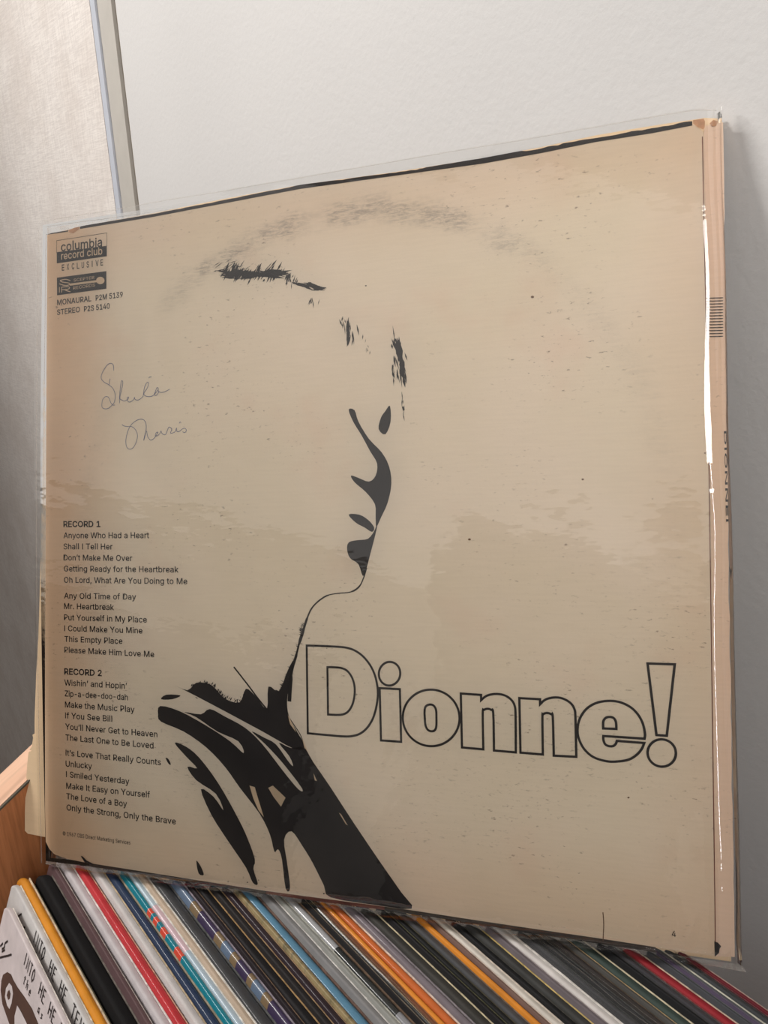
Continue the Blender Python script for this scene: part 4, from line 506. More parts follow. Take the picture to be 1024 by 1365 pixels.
[-4.34,188.38],[-5.54,148.21],[-7.2,108.11],[-8.73,89.0],[-9.82,66.11],[-9.86,59.27],[-11.29,58.41],[-10.82,56.92],[-11.8,52.28],[-13.23,50.65],
[-11.81,50.38],[-13.71,49.47],[-14.71,42.92],[-15.72,31.41],[-16.28,18.04],[-16.33,9.29],[-14.43,7.98],[-9.23,7.81],[-2.2,7.47],[6.05,-5.02],[118.66,
-4.59],[221.68,-4.06],[313.67,-3.13],[316.29,177.82],[317.18,316.38],[311.38,317.73],[297.88,318.0],[283.98,318.12],[270.82,318.04],[248.87,316.94],
[225.61,316.48],[186.41,316.76],[141.5,318.15],[103.04,317.56],[61.8,316.38],[17.49,316.25]],"recs":[[-22.35,-8.0,2.45],[-15.87,-6.8,2.8],[-12.28,
-6.12,3.94],[-4.95,-4.75,5.72],[1.73,-3.51,1.93],[5.77,-2.75,3.81],[10.45,-1.88,3.36],[15.5,-0.94,3.52],[19.85,-0.13,3.77],[24.36,0.72,1.97],[26.75,
1.16,2.73],[30.08,1.78,2.49],[33.13,2.35,6.6],[39.96,3.63,3.84],[43.55,4.3,1.74],[45.94,4.74,3.78],[50.47,5.59,2.75],[53.91,6.23,2.88],[57.29,6.87,
1.46],[59.25,7.23,4.68],[64.92,8.29,2.87],[68.37,8.93,2.0],[70.93,9.41,3.65],[75.18,10.2,0.87],[76.22,10.4,1.55],[78.04,10.74,1.6],[79.93,11.09,2.05],
[82.44,11.56,3.29],[86.36,12.29,2.96],[90.22,13.02,4.05],[95.04,13.92,1.6],[97.02,14.29,2.05],[99.7,14.78,3.23],[103.51,15.49,2.08],[105.97,15.95,
1.47],[107.83,16.3,2.96],[111.45,16.97,2.44],[114.63,17.57,3.79],[119.09,18.4,1.85],[121.5,18.85,3.82],[126.09,19.71,2.33],[128.98,20.25,2.41],[132.06,
20.83,2.86],[135.07,21.39,1.67],[137.44,21.83,4.39],[142.62,22.79,1.57],[144.63,23.17,2.55],[147.83,23.77,3.87],[152.43,24.62,1.65],[154.22,24.96,
0.79],[155.13,25.13,1.74],[157.33,25.54,2.18],[159.89,26.02,1.39]],"bands":{"teal":[65.1,69.4,71.7,74.9,83.5,86.2,88.6,98.3],"plaid":[76.1,82.8,98.2,
103.2,111.5,116.5,124.7,128.8,135.9,140.8],"silver":[144.5,182.4],"pinkpart":[66.6,98.8]},"board":[[-0.022,-0.0112,0.0221],[-0.022,0.0013,0.0291]],
"wall_y":0.2467,"trim":[[[-0.398,0.2467,0.4945],[-0.3988,0.2467,0.3192]],[[-0.3922,0.2467,0.4932],[-0.3928,0.2467,0.3189]],[[-0.3813,0.2467,0.4908],
[-0.3845,0.2467,0.3205]],[[-0.3514,0.2467,0.4842],[-0.3566,0.2467,0.3191]],[[-0.347,0.2467,0.4833],[-0.3491,0.2467,0.32]]],
"jac":{"u":[0.841141459528658,0.5316301796011947,0.09924916724688759],"v":[-0.2561956882505561,0.2300798344936112,0.9388434582406252],
"n":[0.47628228434807773,-0.815127365444563,0.32973104755176313]},"nP":[-1.1102230246251565e-16,-0.18351772152156776,0.9830164016370899],
"doodA":{"brown":[[15.81,-25.03],[19.43,-21.03],[23.64,-19.02],[26.99,-19.19],[32.82,-18.53],[41.41,-16.71],[50.61,-15.24],[59.34,-15.64],[67.52,
-15.72],[45.49,-38.6],[33.92,-35.72],[28.74,-35.3],[22.54,-34.78],[17.31,-31.76],[15.66,-28.12]],"eye":[[24.14,-22.9],[27.5,-21.98],[30.29,-23.57],
[31.25,-27.57],[30.61,-30.95],[27.47,-31.52],[23.34,-30.43],[22.3,-26.93]],"pupil":[[26.03,-24.94],[28.15,-25.19],[28.69,-27.16],[27.43,-28.91],[24.83,
-28.5],[24.96,-26.53]],"patch":[[37.03,-24.18],[41.17,-23.56],[49.0,-23.05],[52.01,-23.19],[42.14,-32.06],[38.86,-31.82],[37.02,-29.37]],
"twig":[[[8.18,-21.86],[12.33,-18.35],[15.94,-15.39],[19.34,-12.28]],[[12.24,-10.56],[10.09,-13.25],[10.24,-15.21],[8.21,-17.46]],[[5.84,-17.76],[7.81,
-14.73]],[[8.9,-18.34],[11.5,-15.52]]],"letters":[[36.06,-4.23],[56.05,-3.12],[68.29,-1.59]]},"doodB":{"twig":[[[14.44,-16.47],[18.32,-12.71],[22.0,
-9.92],[25.14,-6.96]],[[18.3,-4.91],[15.59,-7.93],[15.58,-11.26],[13.9,-13.5]],[[5.12,-13.25],[11.38,-14.66]],[[7.43,-11.71],[12.23,-13.53]],[[3.81,
-14.97],[10.52,-15.8]],[[13.22,-10.35],[16.97,-8.66]],[[13.35,-11.65],[16.96,-9.77]]],"brown":[[25.59,-14.8],[29.55,-12.57],[36.76,-11.77],[49.34,
-10.6],[60.82,-8.82],[72.83,-8.76],[79.25,-10.67],[59.49,-21.01],[37.77,-21.69]],"letters":[[42.51,0.18],[61.23,0.57],[71.9,0.4],[83.51,1.81]]}}''')

# ------------------------------------------------------------------ materials
def lin(c):
    return tuple((x / 255 / 12.92) if x / 255 <= .04045 else ((x / 255 + .055) / 1.055) ** 2.4 for x in c) + (1.0,)
class NT:
    def __init__(s, name):
        s.m = bpy.data.materials.new(name); s.m.use_nodes = True; s.t = s.m.node_tree; s.t.nodes.clear()
        s.out = s.t.nodes.new('ShaderNodeOutputMaterial')
    def n(s, typ, ins=None, **kw):
        nd = s.t.nodes.new(typ)
        for k, v in kw.items(): setattr(nd, k, v)
        for k, v in (ins or {}).items():
            if isinstance(v, bpy.types.NodeSocket): s.t.links.new(v, nd.inputs[k])
            else: nd.inputs[k].default_value = v
        return nd
    def obj(s): return s.n('ShaderNodeTexCoord').outputs['Object']
    def scale(s, v, sc): return s.n('ShaderNodeMapping', {'Vector': v, 'Scale': sc}).outputs[0]
    def noise(s, v, sc, det=4, rough=.55, dist=0): return s.n('ShaderNodeTexNoise', {'Vector': v, 'Scale': sc, 'Detail': det, 'Roughness': rough, 'Distortion': dist}).outputs['Fac']
    def ramp(s, f, stops, interp='LINEAR'):
        r = s.n('ShaderNodeValToRGB', {'Fac': f}); e = r.color_ramp; e.interpolation = interp
        while len(e.elements) < len(stops): e.elements.new(1)
        for el, (p, c) in zip(e.elements, stops): el.position = p; el.color = c if len(c) == 4 else tuple(c) + (1,)
        return r.outputs[0]
    def mix(s, f, a, b, mode='MIX'):
        nd = s.n('ShaderNodeMix', data_type='RGBA', blend_type=mode)
        for sock, val in ((nd.inputs[0], f), (nd.inputs[6], a), (nd.inputs[7], b)):
            if isinstance(val, bpy.types.NodeSocket): s.t.links.new(val, sock)
            else: sock.default_value = val
        return nd.outputs[2]
    def math(s, op, a, b=0.0, c=0.0, clamp=False):
        return s.n('ShaderNodeMath', {0: a, 1: b, 2: c}, operation=op, use_clamp=clamp).outputs[0]
    def mr(s, v, a, b, c=0.0, d=1.0, smooth=True):
        return s.n('ShaderNodeMapRange', {'Value': v, 'From Min': a, 'From Max': b, 'To Min': c, 'To Max': d}, interpolation_type='SMOOTHSTEP' if smooth else 'LINEAR').outputs[0]
    def bump(s, h, strength, dist=.001): return s.n('ShaderNodeBump', {'Height': h, 'Strength': strength, 'Distance': dist}).outputs[0]
    def pbr(s, col, rough=.6, nrm=None, spec=.5, coat=0, metal=0):
        i = {'Base Color': col, 'Roughness': rough, 'Specular IOR Level': spec, 'Coat Weight': coat, 'Coat Roughness': .12, 'Metallic': metal}
        if nrm is not None: i['Normal'] = nrm
        b = s.n('ShaderNodeBsdfPrincipled', i); s.t.links.new(b.outputs[0], s.out.inputs[0]); return s.m
CACHE = {}
def flat(name, c, rough=.6, coat=0, var=.12, spec=.4, nscale=60, metal=0, fine=.08):
    key = (name,)
    if key in CACHE: return CACHE[key]
    t = NT(name); o = t.obj(); base = lin(c)
    f = t.noise(o, nscale, 5); dark = tuple(x * (1 - var) for x in base[:3]) + (1,); lite = tuple(min(1, x * (1 + var)) for x in base[:3]) + (1,)
    col = t.ramp(f, [(.3, dark), (.7, lite)])
    m = t.pbr(col, rough, t.bump(t.noise(o, nscale * 12, 2), fine, .0002), spec, coat, metal)
    CACHE[key] = m; return m

def mat_paper(name, tone, edge, edge_on=True):
    t = NT(name); o = t.obj()
    sep = t.n('ShaderNodeSeparateXYZ', {0: o}); x, y = sep.outputs[0], sep.outputs[1]
    big = t.noise(o, 9, 5, .6, .4)
    col = t.mix(t.mr(big, .35, .7), lin(tone), lin(tuple(min(255, a + b) for a, b in zip(tone, (4, 3, 6)))))
    # browning towards the edges of the card
    wob = t.math('MULTIPLY', t.math('SUBTRACT', t.noise(o, 16, 4), .5), .03)
    if edge_on:
        for v, a, b, k in ((x, .0, .055, .62), (x, .312, .272, .16), (y, .0, .05, .26), (y, .3143, .275, .2)):
            f = t.mr(t.math('ADD', v, wob), a, b, k, 0.0)
            col = t.mix(f, col, lin(edge))
    # faint horizontal weave and fibre
    fib = t.noise(t.scale(o, (60, 900, 60)), 1, 3)
    col = t.mix(t.mr(fib, .35, .65, 0, .035), col, lin((120, 96, 76)))
    # pink and grey bloom
    col = t.mix(t.mr(t.noise(o, 22, 3), .55, .75, 0, .16), col, lin((214, 168, 146)))
    # scuff specks, longer than they are tall
    sp = t.noise(t.scale(o, (260, 620, 300)), 1, 4, .7)
    area_ = t.noise(o, 14, 3, .6)
    col = t.mix(t.math('MULTIPLY', t.mr(sp, .60, .70), t.mr(area_, .44, .62, 0, .75)), col, lin((112, 92, 80)))
    if edge_on:
        # ring wear left by the disc
        dx = t.math('SUBTRACT', x, .161); dy = t.math('SUBTRACT', y, .166)
        r = t.math('SQRT', t.math('ADD', t.math('MULTIPLY', dx, dx), t.math('MULTIPLY', dy, dy)))
        d = t.math('ABSOLUTE', t.math('SUBTRACT', r, .1345))
        band = t.mr(t.math('ADD', d, t.math('MULTIPLY', t.math('SUBTRACT', t.noise(o, 90, 4, .7), .5), .014)), .0, .0085, 1, 0)
        streak = t.mr(t.noise(t.scale(o, (130, 700, 150)), 1, 7, .85, .6), .42, .60, .1, 1)
        up = t.mr(y, .255, .292, .0, .62); sd = t.mr(t.math('ADD', x, t.math('MULTIPLY', y, .6)), .355, .44, 0, .16)
        lf = t.mr(x, .07, .03, 0, .12)
        amt = t.math('MULTIPLY', t.math('MULTIPLY', band, streak), t.math('MAXIMUM', t.math('MAXIMUM', up, sd), lf))
        amt = t.math('MULTIPLY', amt, t.mr(t.noise(o, 55, 5, .7), .35, .62, .25, 1)); col = t.mix(amt, col, lin((104, 96, 96)))
        lo = t.math('MULTIPLY', t.mr(y, .2, .09, 0, 1), t.mr(t.noise(t.scale(o, (180, 520, 200)), 1, 5, .75), .58, .70, 0, .5))
        lo = t.math('MULTIPLY', lo, t.mr(d, .0, .028, 1, .12)); col = t.mix(lo, col, lin((96, 80, 70)))
    return t.pbr(col, .72, t.bump(t.noise(o, 700, 3), .25, .0002), .25)

M = {}
M['paper'] = mat_paper('aged_cream_card', (223, 209, 188), (208, 164, 122))
M['hinge'] = mat_paper('pinkish_card', (224, 196, 172), (200, 150, 110), False)
M['rear'] = mat_paper('browned_card', (222, 194, 158), (196, 140, 90), False)
M['ink'] = flat('black_printing_ink', (44, 40, 40), .55, 0, .2, .35, 40)
M['stain'] = flat('brown_stain', (110, 84, 66), .7)
M['paper_print'] = flat('unprinted_card', (206, 180, 150), .7)
M['bare_board'] = flat('torn_grey_board', (196, 150, 118), .85, 0, .2, .2, 200)
M['ballpoint_ink'] = flat('blue_ballpoint_ink', (92, 98, 130), .5)
M['maroon'] = flat('rubbed_maroon_edge', (112, 66, 56), .6, 0, .5, .3, 120)
M['edge_black'] = flat('rubbed_black_edge', (62, 54, 50), .6, 0, .4, .3, 120)

def mat_film(name, k=1.7, tint=.985, rough=.03, wave=0.0):
    t = NT(name); o = t.obj()
    fr = t.n('ShaderNodeFresnel', {'IOR': 1.5})
    nrm = t.bump(t.math('ADD', t.noise(o, 17, 3, .5, 1.0), t.math('MULTIPLY', t.noise(t.scale(o, (40, 90, 40)), 1, 3), .25)), wave, .0025) if wave else None
    i = {'Color': (1, 1, 1, 1), 'Roughness': rough}
    if nrm is not None: i['Normal'] = nrm; t.t.links.new(nrm, fr.inputs['Normal'])
    g = t.n('ShaderNodeBsdfGlossy', i)
    tr = t.n('ShaderNodeBsdfTransparent', {'Color': (tint, tint, tint * .995, 1)})
    mx = t.n('ShaderNodeMixShader', {0: t.math('MULTIPLY', fr.outputs[0], k, clamp=True), 1: tr.outputs[0], 2: g.outputs[0]})
    t.t.links.new(mx.outputs[0], t.out.inputs[0]); return t.m
M['film'] = mat_film('clear_polythene_film', 1.9, .985, .04, .22)
M['film_small'] = mat_film('clear_record_film', .4, .96, .22, .0)
def mat_seam(name):
    t = NT(name)
    d = t.n('ShaderNodeBsdfPrincipled', {'Base Color': lin((206, 198, 190)), 'Roughness': .25})
    tr = t.n('ShaderNodeBsdfTransparent')
    mx = t.n('ShaderNodeMixShader', {0: .22, 1: tr.outputs[0], 2: d.outputs[0]}); t.t.links.new(mx.outputs[0], t.out.inputs[0]); return t.m
M['seam'] = mat_seam('milky_film_seam')

# ------------------------------------------------------------------ object helpers
def link(name, me, mat=None, parent=None, mw=None):
    o = bpy.data.objects.new(name, me); COL.objects.link(o)
    if me is not None and mat is not None: me.materials.append(mat)
    if parent is not None: o.parent = parent
    if mw is not None: o.matrix_world = mw
    return o
def tag(o, label=None, cat=None, group=None, kind=None):
    for k, v in (('label', label), ('category', cat), ('group', group), ('kind', kind)):
        if v: o[k] = v
    return o
def mesh(name, verts, faces, smooth=False):
    me = bpy.data.meshes.new(name); me.from_pydata([tuple(v) for v in verts], [], faces); me.validate(); me.update()
    if smooth: me.polygons.foreach_set('use_smooth', [True] * len(me.polygons))
    return me
def catmull(P, closed, k=4):
    n = len(P); out = []
    rng = range(n if closed else n - 1)
    for i in rng:
        g = lambda j: Vector(P[j % n]) if closed else Vector(P[min(max(j, 0), n - 1)])
        a, b, c, d = g(i - 1), g(i), g(i + 1), g(i + 2)
        for s in range(k):
            t = s / k
            out.append(.5 * ((2 * b) + (c - a) * t + (2 * a - 5 * b + 4 * c - d) * t * t + (3 * b - a - 3 * c + d) * t ** 3))
    if not closed: out.append(Vector(P[-1]))
    return out
def mm(p, z=0.0): return Vector((p[0] / 1e3, p[1] / 1e3, z / 1e3))
def flat_poly(loops, z):                       # filled outline(s), holes allowed
    L = [[Vector((p[0] / 1e3, p[1] / 1e3, 0)) for p in lp] for lp in loops]
    tri = geometry.tessellate_polygon(L); vs = [v for lp in L for v in lp]
    vs = [Vector((v.x, v.y, z / 1e3)) for v in vs]; fs = []
    for a, b, c in tri:
        nz = (vs[b] - vs[a]).cross(vs[c] - vs[a]).z
        fs.append((a, b, c) if nz > 0 else (c, b, a))
    return vs, fs
def ribbon(P, w, closed=False, z=0.0, corners=None):
    n = len(P); vs = []; fs = []
    P = [Vector((p[0], p[1])) for p in P]
    ws = w if isinstance(w, list) else [w] * n
    for i in range(n):
        a = P[i - 1] if (i or closed) else P[i]; b = P[i]; c = P[(i + 1) % n] if (i < n - 1 or closed) else P[i]
        d1 = (b - a).normalized() if (b - a).length > 1e-9 else (c - b).normalized()
        d2 = (c - b).normalized() if (c - b).length > 1e-9 else d1
        nn = Vector((-(d1 + d2).y, (d1 + d2).x))
        nn = nn.normalized() if nn.length > 1e-6 else Vector((-d1.y, d1.x))
        k = 1 / max(.4, abs(nn.dot(Vector((-d2.y, d2.x)))))
        for s in (1, -1): q = b + nn * (s * ws[i] / 2 * k); vs.append(Vector((q.x / 1e3, q.y / 1e3, z / 1e3)))
    for i in range(n if closed else n - 1):
        j = (i + 1) % n; fs.append((2 * i, 2 * i + 1, 2 * j + 1, 2 * j))
    return vs, fs
def prism(P, z0, z1):                          # outline in mm, extruded along z
    n = len(P); top, ft = flat_poly([P], z1); bot = [Vector((v.x, v.y, z0 / 1e3)) for v in top]
    ar = sum(P[i][0] * P[(i + 1) % n][1] - P[(i + 1) % n][0] * P[i][1] for i in range(n))
    fs = list(ft) + [(a + n, c + n, b + n) for a, b, c in ft]
    for i in range(n):
        j = (i + 1) % n; q = (i, i + n, j + n, j); fs.append(q if ar > 0 else q[::-1])
    return top + bot, fs
def box_data(x0, x1, y0, y1, z0, z1):
    v = [(x, y, z) for x in (x0, x1) for y in (y0, y1) for z in (z0, z1)]
    return v, [(0, 1, 3, 2), (4, 6, 7, 5), (0, 4, 5, 1), (2, 3, 7, 6), (0, 2, 6, 4), (1, 5, 7, 3)]
def bevel_box(name, x0, x1, y0, y1, z0, z1, b=.001):
    v, f = box_data(x0, x1, y0, y1, z0, z1); bm = bmesh.new(); me = mesh(name, v, f); bm.from_mesh(me)
    bmesh.ops.bevel(bm, geom=bm.edges[:], offset=b, segments=2, affect='EDGES'); bmesh.ops.recalc_face_normals(bm, faces=bm.faces)
    bm.to_mesh(me); bm.free(); return me
def merge(parts):
    V = []; F = []
    for v, f in parts:
        o = len(V); V += list(v); F += [tuple(i + o for i in q) for q in f]
    return V, F

# ------------------------------------------------------------------ the setting
WY = D['wall_y']
def mat_wall(name, c, bumpy=.35):
    t = NT(name); o = t.obj()
    col = t.mix(t.mr(t.noise(o, 3, 3), .3, .7), lin(c), lin(tuple(x - 5 for x in c)))
    h = t.math('ADD', t.noise(o, 260, 4, .6), t.math('MULTIPLY', t.noise(o, 60, 2), .5))
    return t.pbr(col, .62, t.bump(h, bumpy, .0008), .3)
def mat_fabric():
    t = NT('pale_woven_wall_cloth'); o = t.obj()
    a = t.noise(t.scale(o, (1100, 30, 60)), 1, 4, .65); b = t.noise(t.scale(o, (60, 30, 1100)), 1, 4, .65); c = t.noise(o, 12, 4)
    s = t.math('ADD', t.math('MULTIPLY', a, .5), t.math('MULTIPLY', b, .5))
    col = t.mix(t.mr(s, .38, .62), lin((202, 195, 191)), lin((226, 220, 215)))
    col = t.mix(t.mr(c, .35, .7, 0, .35), col, lin((190, 178, 170)))
    return t.pbr(col, .8, t.bump(s, .35, .0008), .2)
M['wall'] = mat_wall('grey_painted_wall', (200, 198, 197))
M['white_wall'] = mat_wall('white_painted_wall', (228, 226, 222), .1)
M['cloth'] = mat_fabric()
M['metal_light'] = flat('pale_enamelled_trim', (186, 190, 200), .35, 0, .03, .5)
M['trim_beige'] = flat('beige_trim_strip', (176, 171, 164), .6, 0, .04)
M['trim_dark'] = flat('dark_joint', (84, 78, 66), .7, 0, .1)
M['trim_tan'] = flat('tan_joint', (150, 140, 126), .6, 0, .05)
M['floor'] = flat('brown_vinyl_floor', (120, 104, 90), .5, 0, .2, .4, 6)
M['dark_wood'] = flat('dark_brown_wood', (50, 36, 28), .6, 0, .3, .3, 12)
def struct(name, v, f, m):
    o = link(name, mesh(name, v, f), m); o['kind'] = 'structure'; return o
T = D['trim']
def tx(i, z):                                   # x of trim line i at height z (relative to the jacket corner)
    (x0, _, z0), (x1, _, z1) = T[i]; return x0 + (x1 - x0) * (z - z0) / (z1 - z0)
X0, X1, XF, YB = -2.4, 2.2, 2.2, -5.0
ZC = 2.65
def band(name, i, j, y0, y1, m):
    zl, zh = -ZO, ZC - ZO
    xm = lambda k, z: (tx(k, .4) + (tx(k, z) - tx(k, .4)) * .3) if k is not None else None
    a, b = tx(i, .4), tx(j, .4)
    v, f = box_data(a, b, y0, y1, 0.0, ZC); return struct(name, v, f, m)
v, f = box_data(tx(4, .4) , X1, WY, WY + .08, 0, ZC); struct('wall_back', v, f, M['wall'])
v, f = box_data(X0, tx(0, .4), WY - .001, WY + .08, 0, ZC); struct('wall_left', v, f, M['cloth'])
band('trim_1', 0, 1, WY + .004, WY + .05, M['trim_dark'])
band('trim_2', 1, 2, WY - .003, WY + .05, M['metal_light'])
band('trim_3', 2, 3, WY - .001, WY + .05, M['trim_beige'])
band('trim_4', 3, 4, WY + .002, WY + .05, M['trim_tan'])
v, f = box_data(X0, X1, YB, WY + .08, -.05, 0); struct('floor', v, f, M['floor'])
v, f = box_data(X0, X1, YB, WY + .08, ZC, ZC + .05); struct('ceiling', v, f, M['white_wall'])
v, f = box_data(X0, X1, YB - .08, YB, 0, ZC); struct('wall_front', v, f, M['white_wall'])
v, f = box_data(X1, X1 + .08, YB, WY + .08, 0, ZC); struct('wall_right', v, f, M['white_wall'])
v, f = box_data(X0 - .08, X0, YB, WY + .08, 0, ZC); struct('wall_side', v, f, M['white_wall'])
v, f = box_data(X0, .9, YB, YB + .3, 0, 1.95); struct('unseen_low_shelving', v, f, M['dark_wood'])  # unseen dark shelving, added to darken the lower reflection in the sleeve
v, f = box_data(1.05, X1, -2.9, -2.5, 0, 2.35); struct('unseen_tall_cabinet', v, f, M['dark_wood'])  # unseen dark cabinet, added for the taller dark reflection at the sleeve's right

# ------------------------------------------------------------------ wooden record bin
def mat_wood(name, a, b, grain=(1, 1, 1), sc=1.0):
    t = NT(name); o = t.scale(t.obj(), grain)
    g = t.noise(o, 40 * sc, 5, .6, .6); fine = t.noise(o, 160 * sc, 3, .6)
    col = t.mix(t.mr(g, .3, .7), lin(a), lin(b)); col = t.mix(t.mr(fine, .4, .7, 0, .35), col, lin(tuple(x * .72 for x in a)))
    return t.pbr(col, .5, t.bump(fine, .12, .0004), .4)
M['wood'] = mat_wood('orange_brown_board', (172, 108, 66), (192, 126, 82), (4, 4, .25))
M['wood_edge'] = mat_wood('pale_board_edge', (216, 166, 134), (232, 186, 154), (1, .12, .12), 1.5)
B0, B1 = D['board']; XB = B0[0]; THK = .022
sl = (B1[2] - B0[2]) / (B1[1] - B0[1])
def zt(y): return ZO + B0[2] + sl * (y - B0[1])
TH = math.radians(22.0); aw = Vector((0, math.sin(TH), math.cos(TH))); bw = Vector((0, math.cos(TH), -math.sin(TH)))
nP = Vector(D['nP'])
bin_ = link('record_bin', None); bin_.location = (0, 0, 0)
tag(bin_, 'orange-brown wooden record bin with a sloping pale-edged end board', 'record bin')
YF, YR = -.20, .175
zb = lambda y: ZO - .30 + .187 * (y + .118) - .012          # sloping bottom board, top face
def yz_board(name, pts, x0, x1, m, parent, bev=.0):
    n = len(pts); vs = [(x0, y, z) for y, z in pts] + [(x1, y, z) for y, z in pts]
    fs = [tuple(range(n)), tuple(range(2 * n - 1, n - 1, -1))] + [(i, i + n, (i + 1) % n + n, (i + 1) % n) for i in range(n)]
    me = mesh(name, vs, fs); bm = bmesh.new(); bm.from_mesh(me); bmesh.ops.recalc_face_normals(bm, faces=bm.faces); bm.to_mesh(me); bm.free()
    return link(name, me, m, parent)
ym = .165
for x0, x1 in ((XB - THK, XB), (.335, .335 + THK)):
    lowtop = 0 if x0 < 0 else -.14
    yz_board('end_board', [(YF, zb(YF) - .03), (YR, zb(YR) - .03), (YR, zt(ym) - .0008 + lowtop), (ym, zt(ym) - .0008 + lowtop), (YF, zt(YF) - .0008 + lowtop)], x0, x1, M['wood'], bin_)
# pale edge banding on the sloped top of the visible end board
e = yz_board('edge_banding', [(YF, zt(YF) - .0007), (ym, zt(ym) - .0007), (ym, zt(ym) + .0002), (YF, zt(YF) + .0002)], XB - THK, XB - .0012, M['wood_edge'], bin_)
e = yz_board('edge_joint', [(YF, zt(YF) - .0014), (ym, zt(ym) - .0014), (ym, zt(ym) - .0002), (YF, zt(YF) - .0002)], XB - .0012, XB + .0001, M['trim_dark'], bin_)
yz_board('bottom_board', [(YF, zb(YF) - .014), (YR, zb(YR) - .014), (YR, zb(YR)), (YF, zb(YF))], XB + .0002, .3348, M['wood'], bin_)
yz_board('front_board', [(YF, zb(YF) + .0005), (YF + .014, zb(YF + .014) + .0005), (YF + .014, ZO - .18), (YF, ZO - .18)], XB + .0002, .3348, M['wood'], bin_)
yz_board('rear_board', [(YR - .012, zb(YR - .012) + .0005), (YR, zb(YR) + .0005), (YR, ZO - .10), (YR - .012, ZO - .10)], XB + .0002, .3348, M['wood'], bin_)
for x in (XB + .02, .30):
    for y in (YF + .02, YR - .04):
        link('leg', bevel_box('leg', x - .02, x + .02, y - .02, y + .02, 0, zb(y - .02) - .0165, .002), M['wood'], bin_)

# ------------------------------------------------------------------ records
def mat_bands(name, stops, rough=.35, coat=.3):   # stops: (x in mm from the far end, colour)
    t = NT(name); x = t.n('ShaderNodeSeparateXYZ', {0: t.obj()}).outputs[0]
    f = t.math('DIVIDE', x, .3143)
    col = t.ramp(f, [(max(0, min(1, p / 314.3)), lin(c)) for p, c in stops], 'CONSTANT')
    return t.pbr(col, rough, t.bump(t.noise(t.obj(), 500, 2), .2, .0002), .4, coat)
def mat_mottle(name, cols, sc=120):
    t = NT(name); f = t.noise(t.scale(t.obj(), (1, .3, .3)), sc, 3, .6)
    n = len(cols); col = t.ramp(f, [(.3 + .4 * i / (n - 1), lin(c)) for i, c in enumerate(cols)])
    return t.pbr(col, .5, None, .4)
def cover_mesh(name, L, t, H, rnd, seed, z0=0.0, open_=False, x0=0.0):
    r = min(t * .5 * rnd, .0026); cs = [(0, z0)]
    k = 4
    for i in range(k + 1): a = math.pi - math.pi / 2 * i / k; cs.append((r + r * math.cos(a), H - r + r * math.sin(a)))
    for i in range(k + 1): a = math.pi / 2 - math.pi / 2 * i / k; cs.append((t - r + r * math.cos(a), H - r + r * math.sin(a)))
    cs.append((t, z0)); n = len(cs)
    xs = [0, .0008, .002, .0045, .009] + [.02 + (L - .04) * i / 22 for i in range(23)] + [L - .009, L - .0045, L - .002, L]
    V = []; F = []
    for x in xs:
        e = min(x, L - x); drop = .0022 * max(0, 1 - e / .006) ** 2
        wob = .00018 * noise.noise(Vector((x * 30, seed * 3.7, 0))) - drop
        for y, z in cs: V.append((x0 + x, y, z + (wob if z > z0 else 0)))
    m = len(xs)
    for i in range(m - 1):
        for j in range(n): a = i * n + j; b = i * n + (j + 1) % n; F.append((a, b, b + n, a + n))
    F.append(tuple(range(n))[::-1]); F.append(tuple((m - 1) * n + j for j in range(n)))
    me = mesh(name, V, F); bm = bmesh.new(); bm.from_mesh(me); bmesh.ops.recalc_face_normals(bm, faces=bm.faces)
    bm.to_mesh(me); bm.free()
    me.polygons.foreach_set('use_smooth', [True] * len(me.polygons))
    try: me.set_sharp_from_angle(angle=math.radians(50))
    except Exception: pass
    return me
TAN = (170, 138, 98); CREAM = (206, 190, 164); WH = (222, 218, 214)
def bands_teal():
    b = [p - 2 for p in D['bands']['teal']]; T_, R_ = (22, 120, 136), (206, 74, 54)
    return mat_bands('teal_spine_with_red_print', [(0, T_), (b[0], R_), (b[1], T_), (b[2], R_), (b[3], T_), (b[3] + 4, R_), (b[4], T_), (b[4] + 7, R_), (b[5] + 5, T_), (b[6] + 4, R_), (b[7], T_)])
def bands_plaid():
    b = D['bands']['plaid']; B_, T_, P_ = (92, 108, 130), (120, 100, 74), (56, 44, 74)
    return mat_bands('plaid_spine', [(0, B_), (b[1] - 7, T_), (b[1], P_), (b[2], T_), (b[3], B_), (b[4], T_), (b[5], P_), (b[6], T_), (b[7], B_), (b[8], T_), (b[9], P_)])
def bands_silver():
    b = D['bands']['silver']; return mat_bands('silver_and_black_spine', [(0, (150, 150, 152)), (b[0], (38, 40, 40)), (b[1], (128, 128, 132))], .25)
def bands_pink():
    b = D['bands']['pinkpart']; return mat_bands('pale_blue_spine', [(0, (176, 192, 202)), (b[0], (202, 176, 184)), (b[1], (168, 184, 196))])
def olive(): return mat_mottle('olive_patterned_cover', [(60, 60, 52), (132, 118, 84), (150, 132, 96), (84, 84, 72)], 160)
BK = (30, 28, 30); DG = (62, 62, 62); GR = (92, 92, 92); PB = (40, 32, 36)
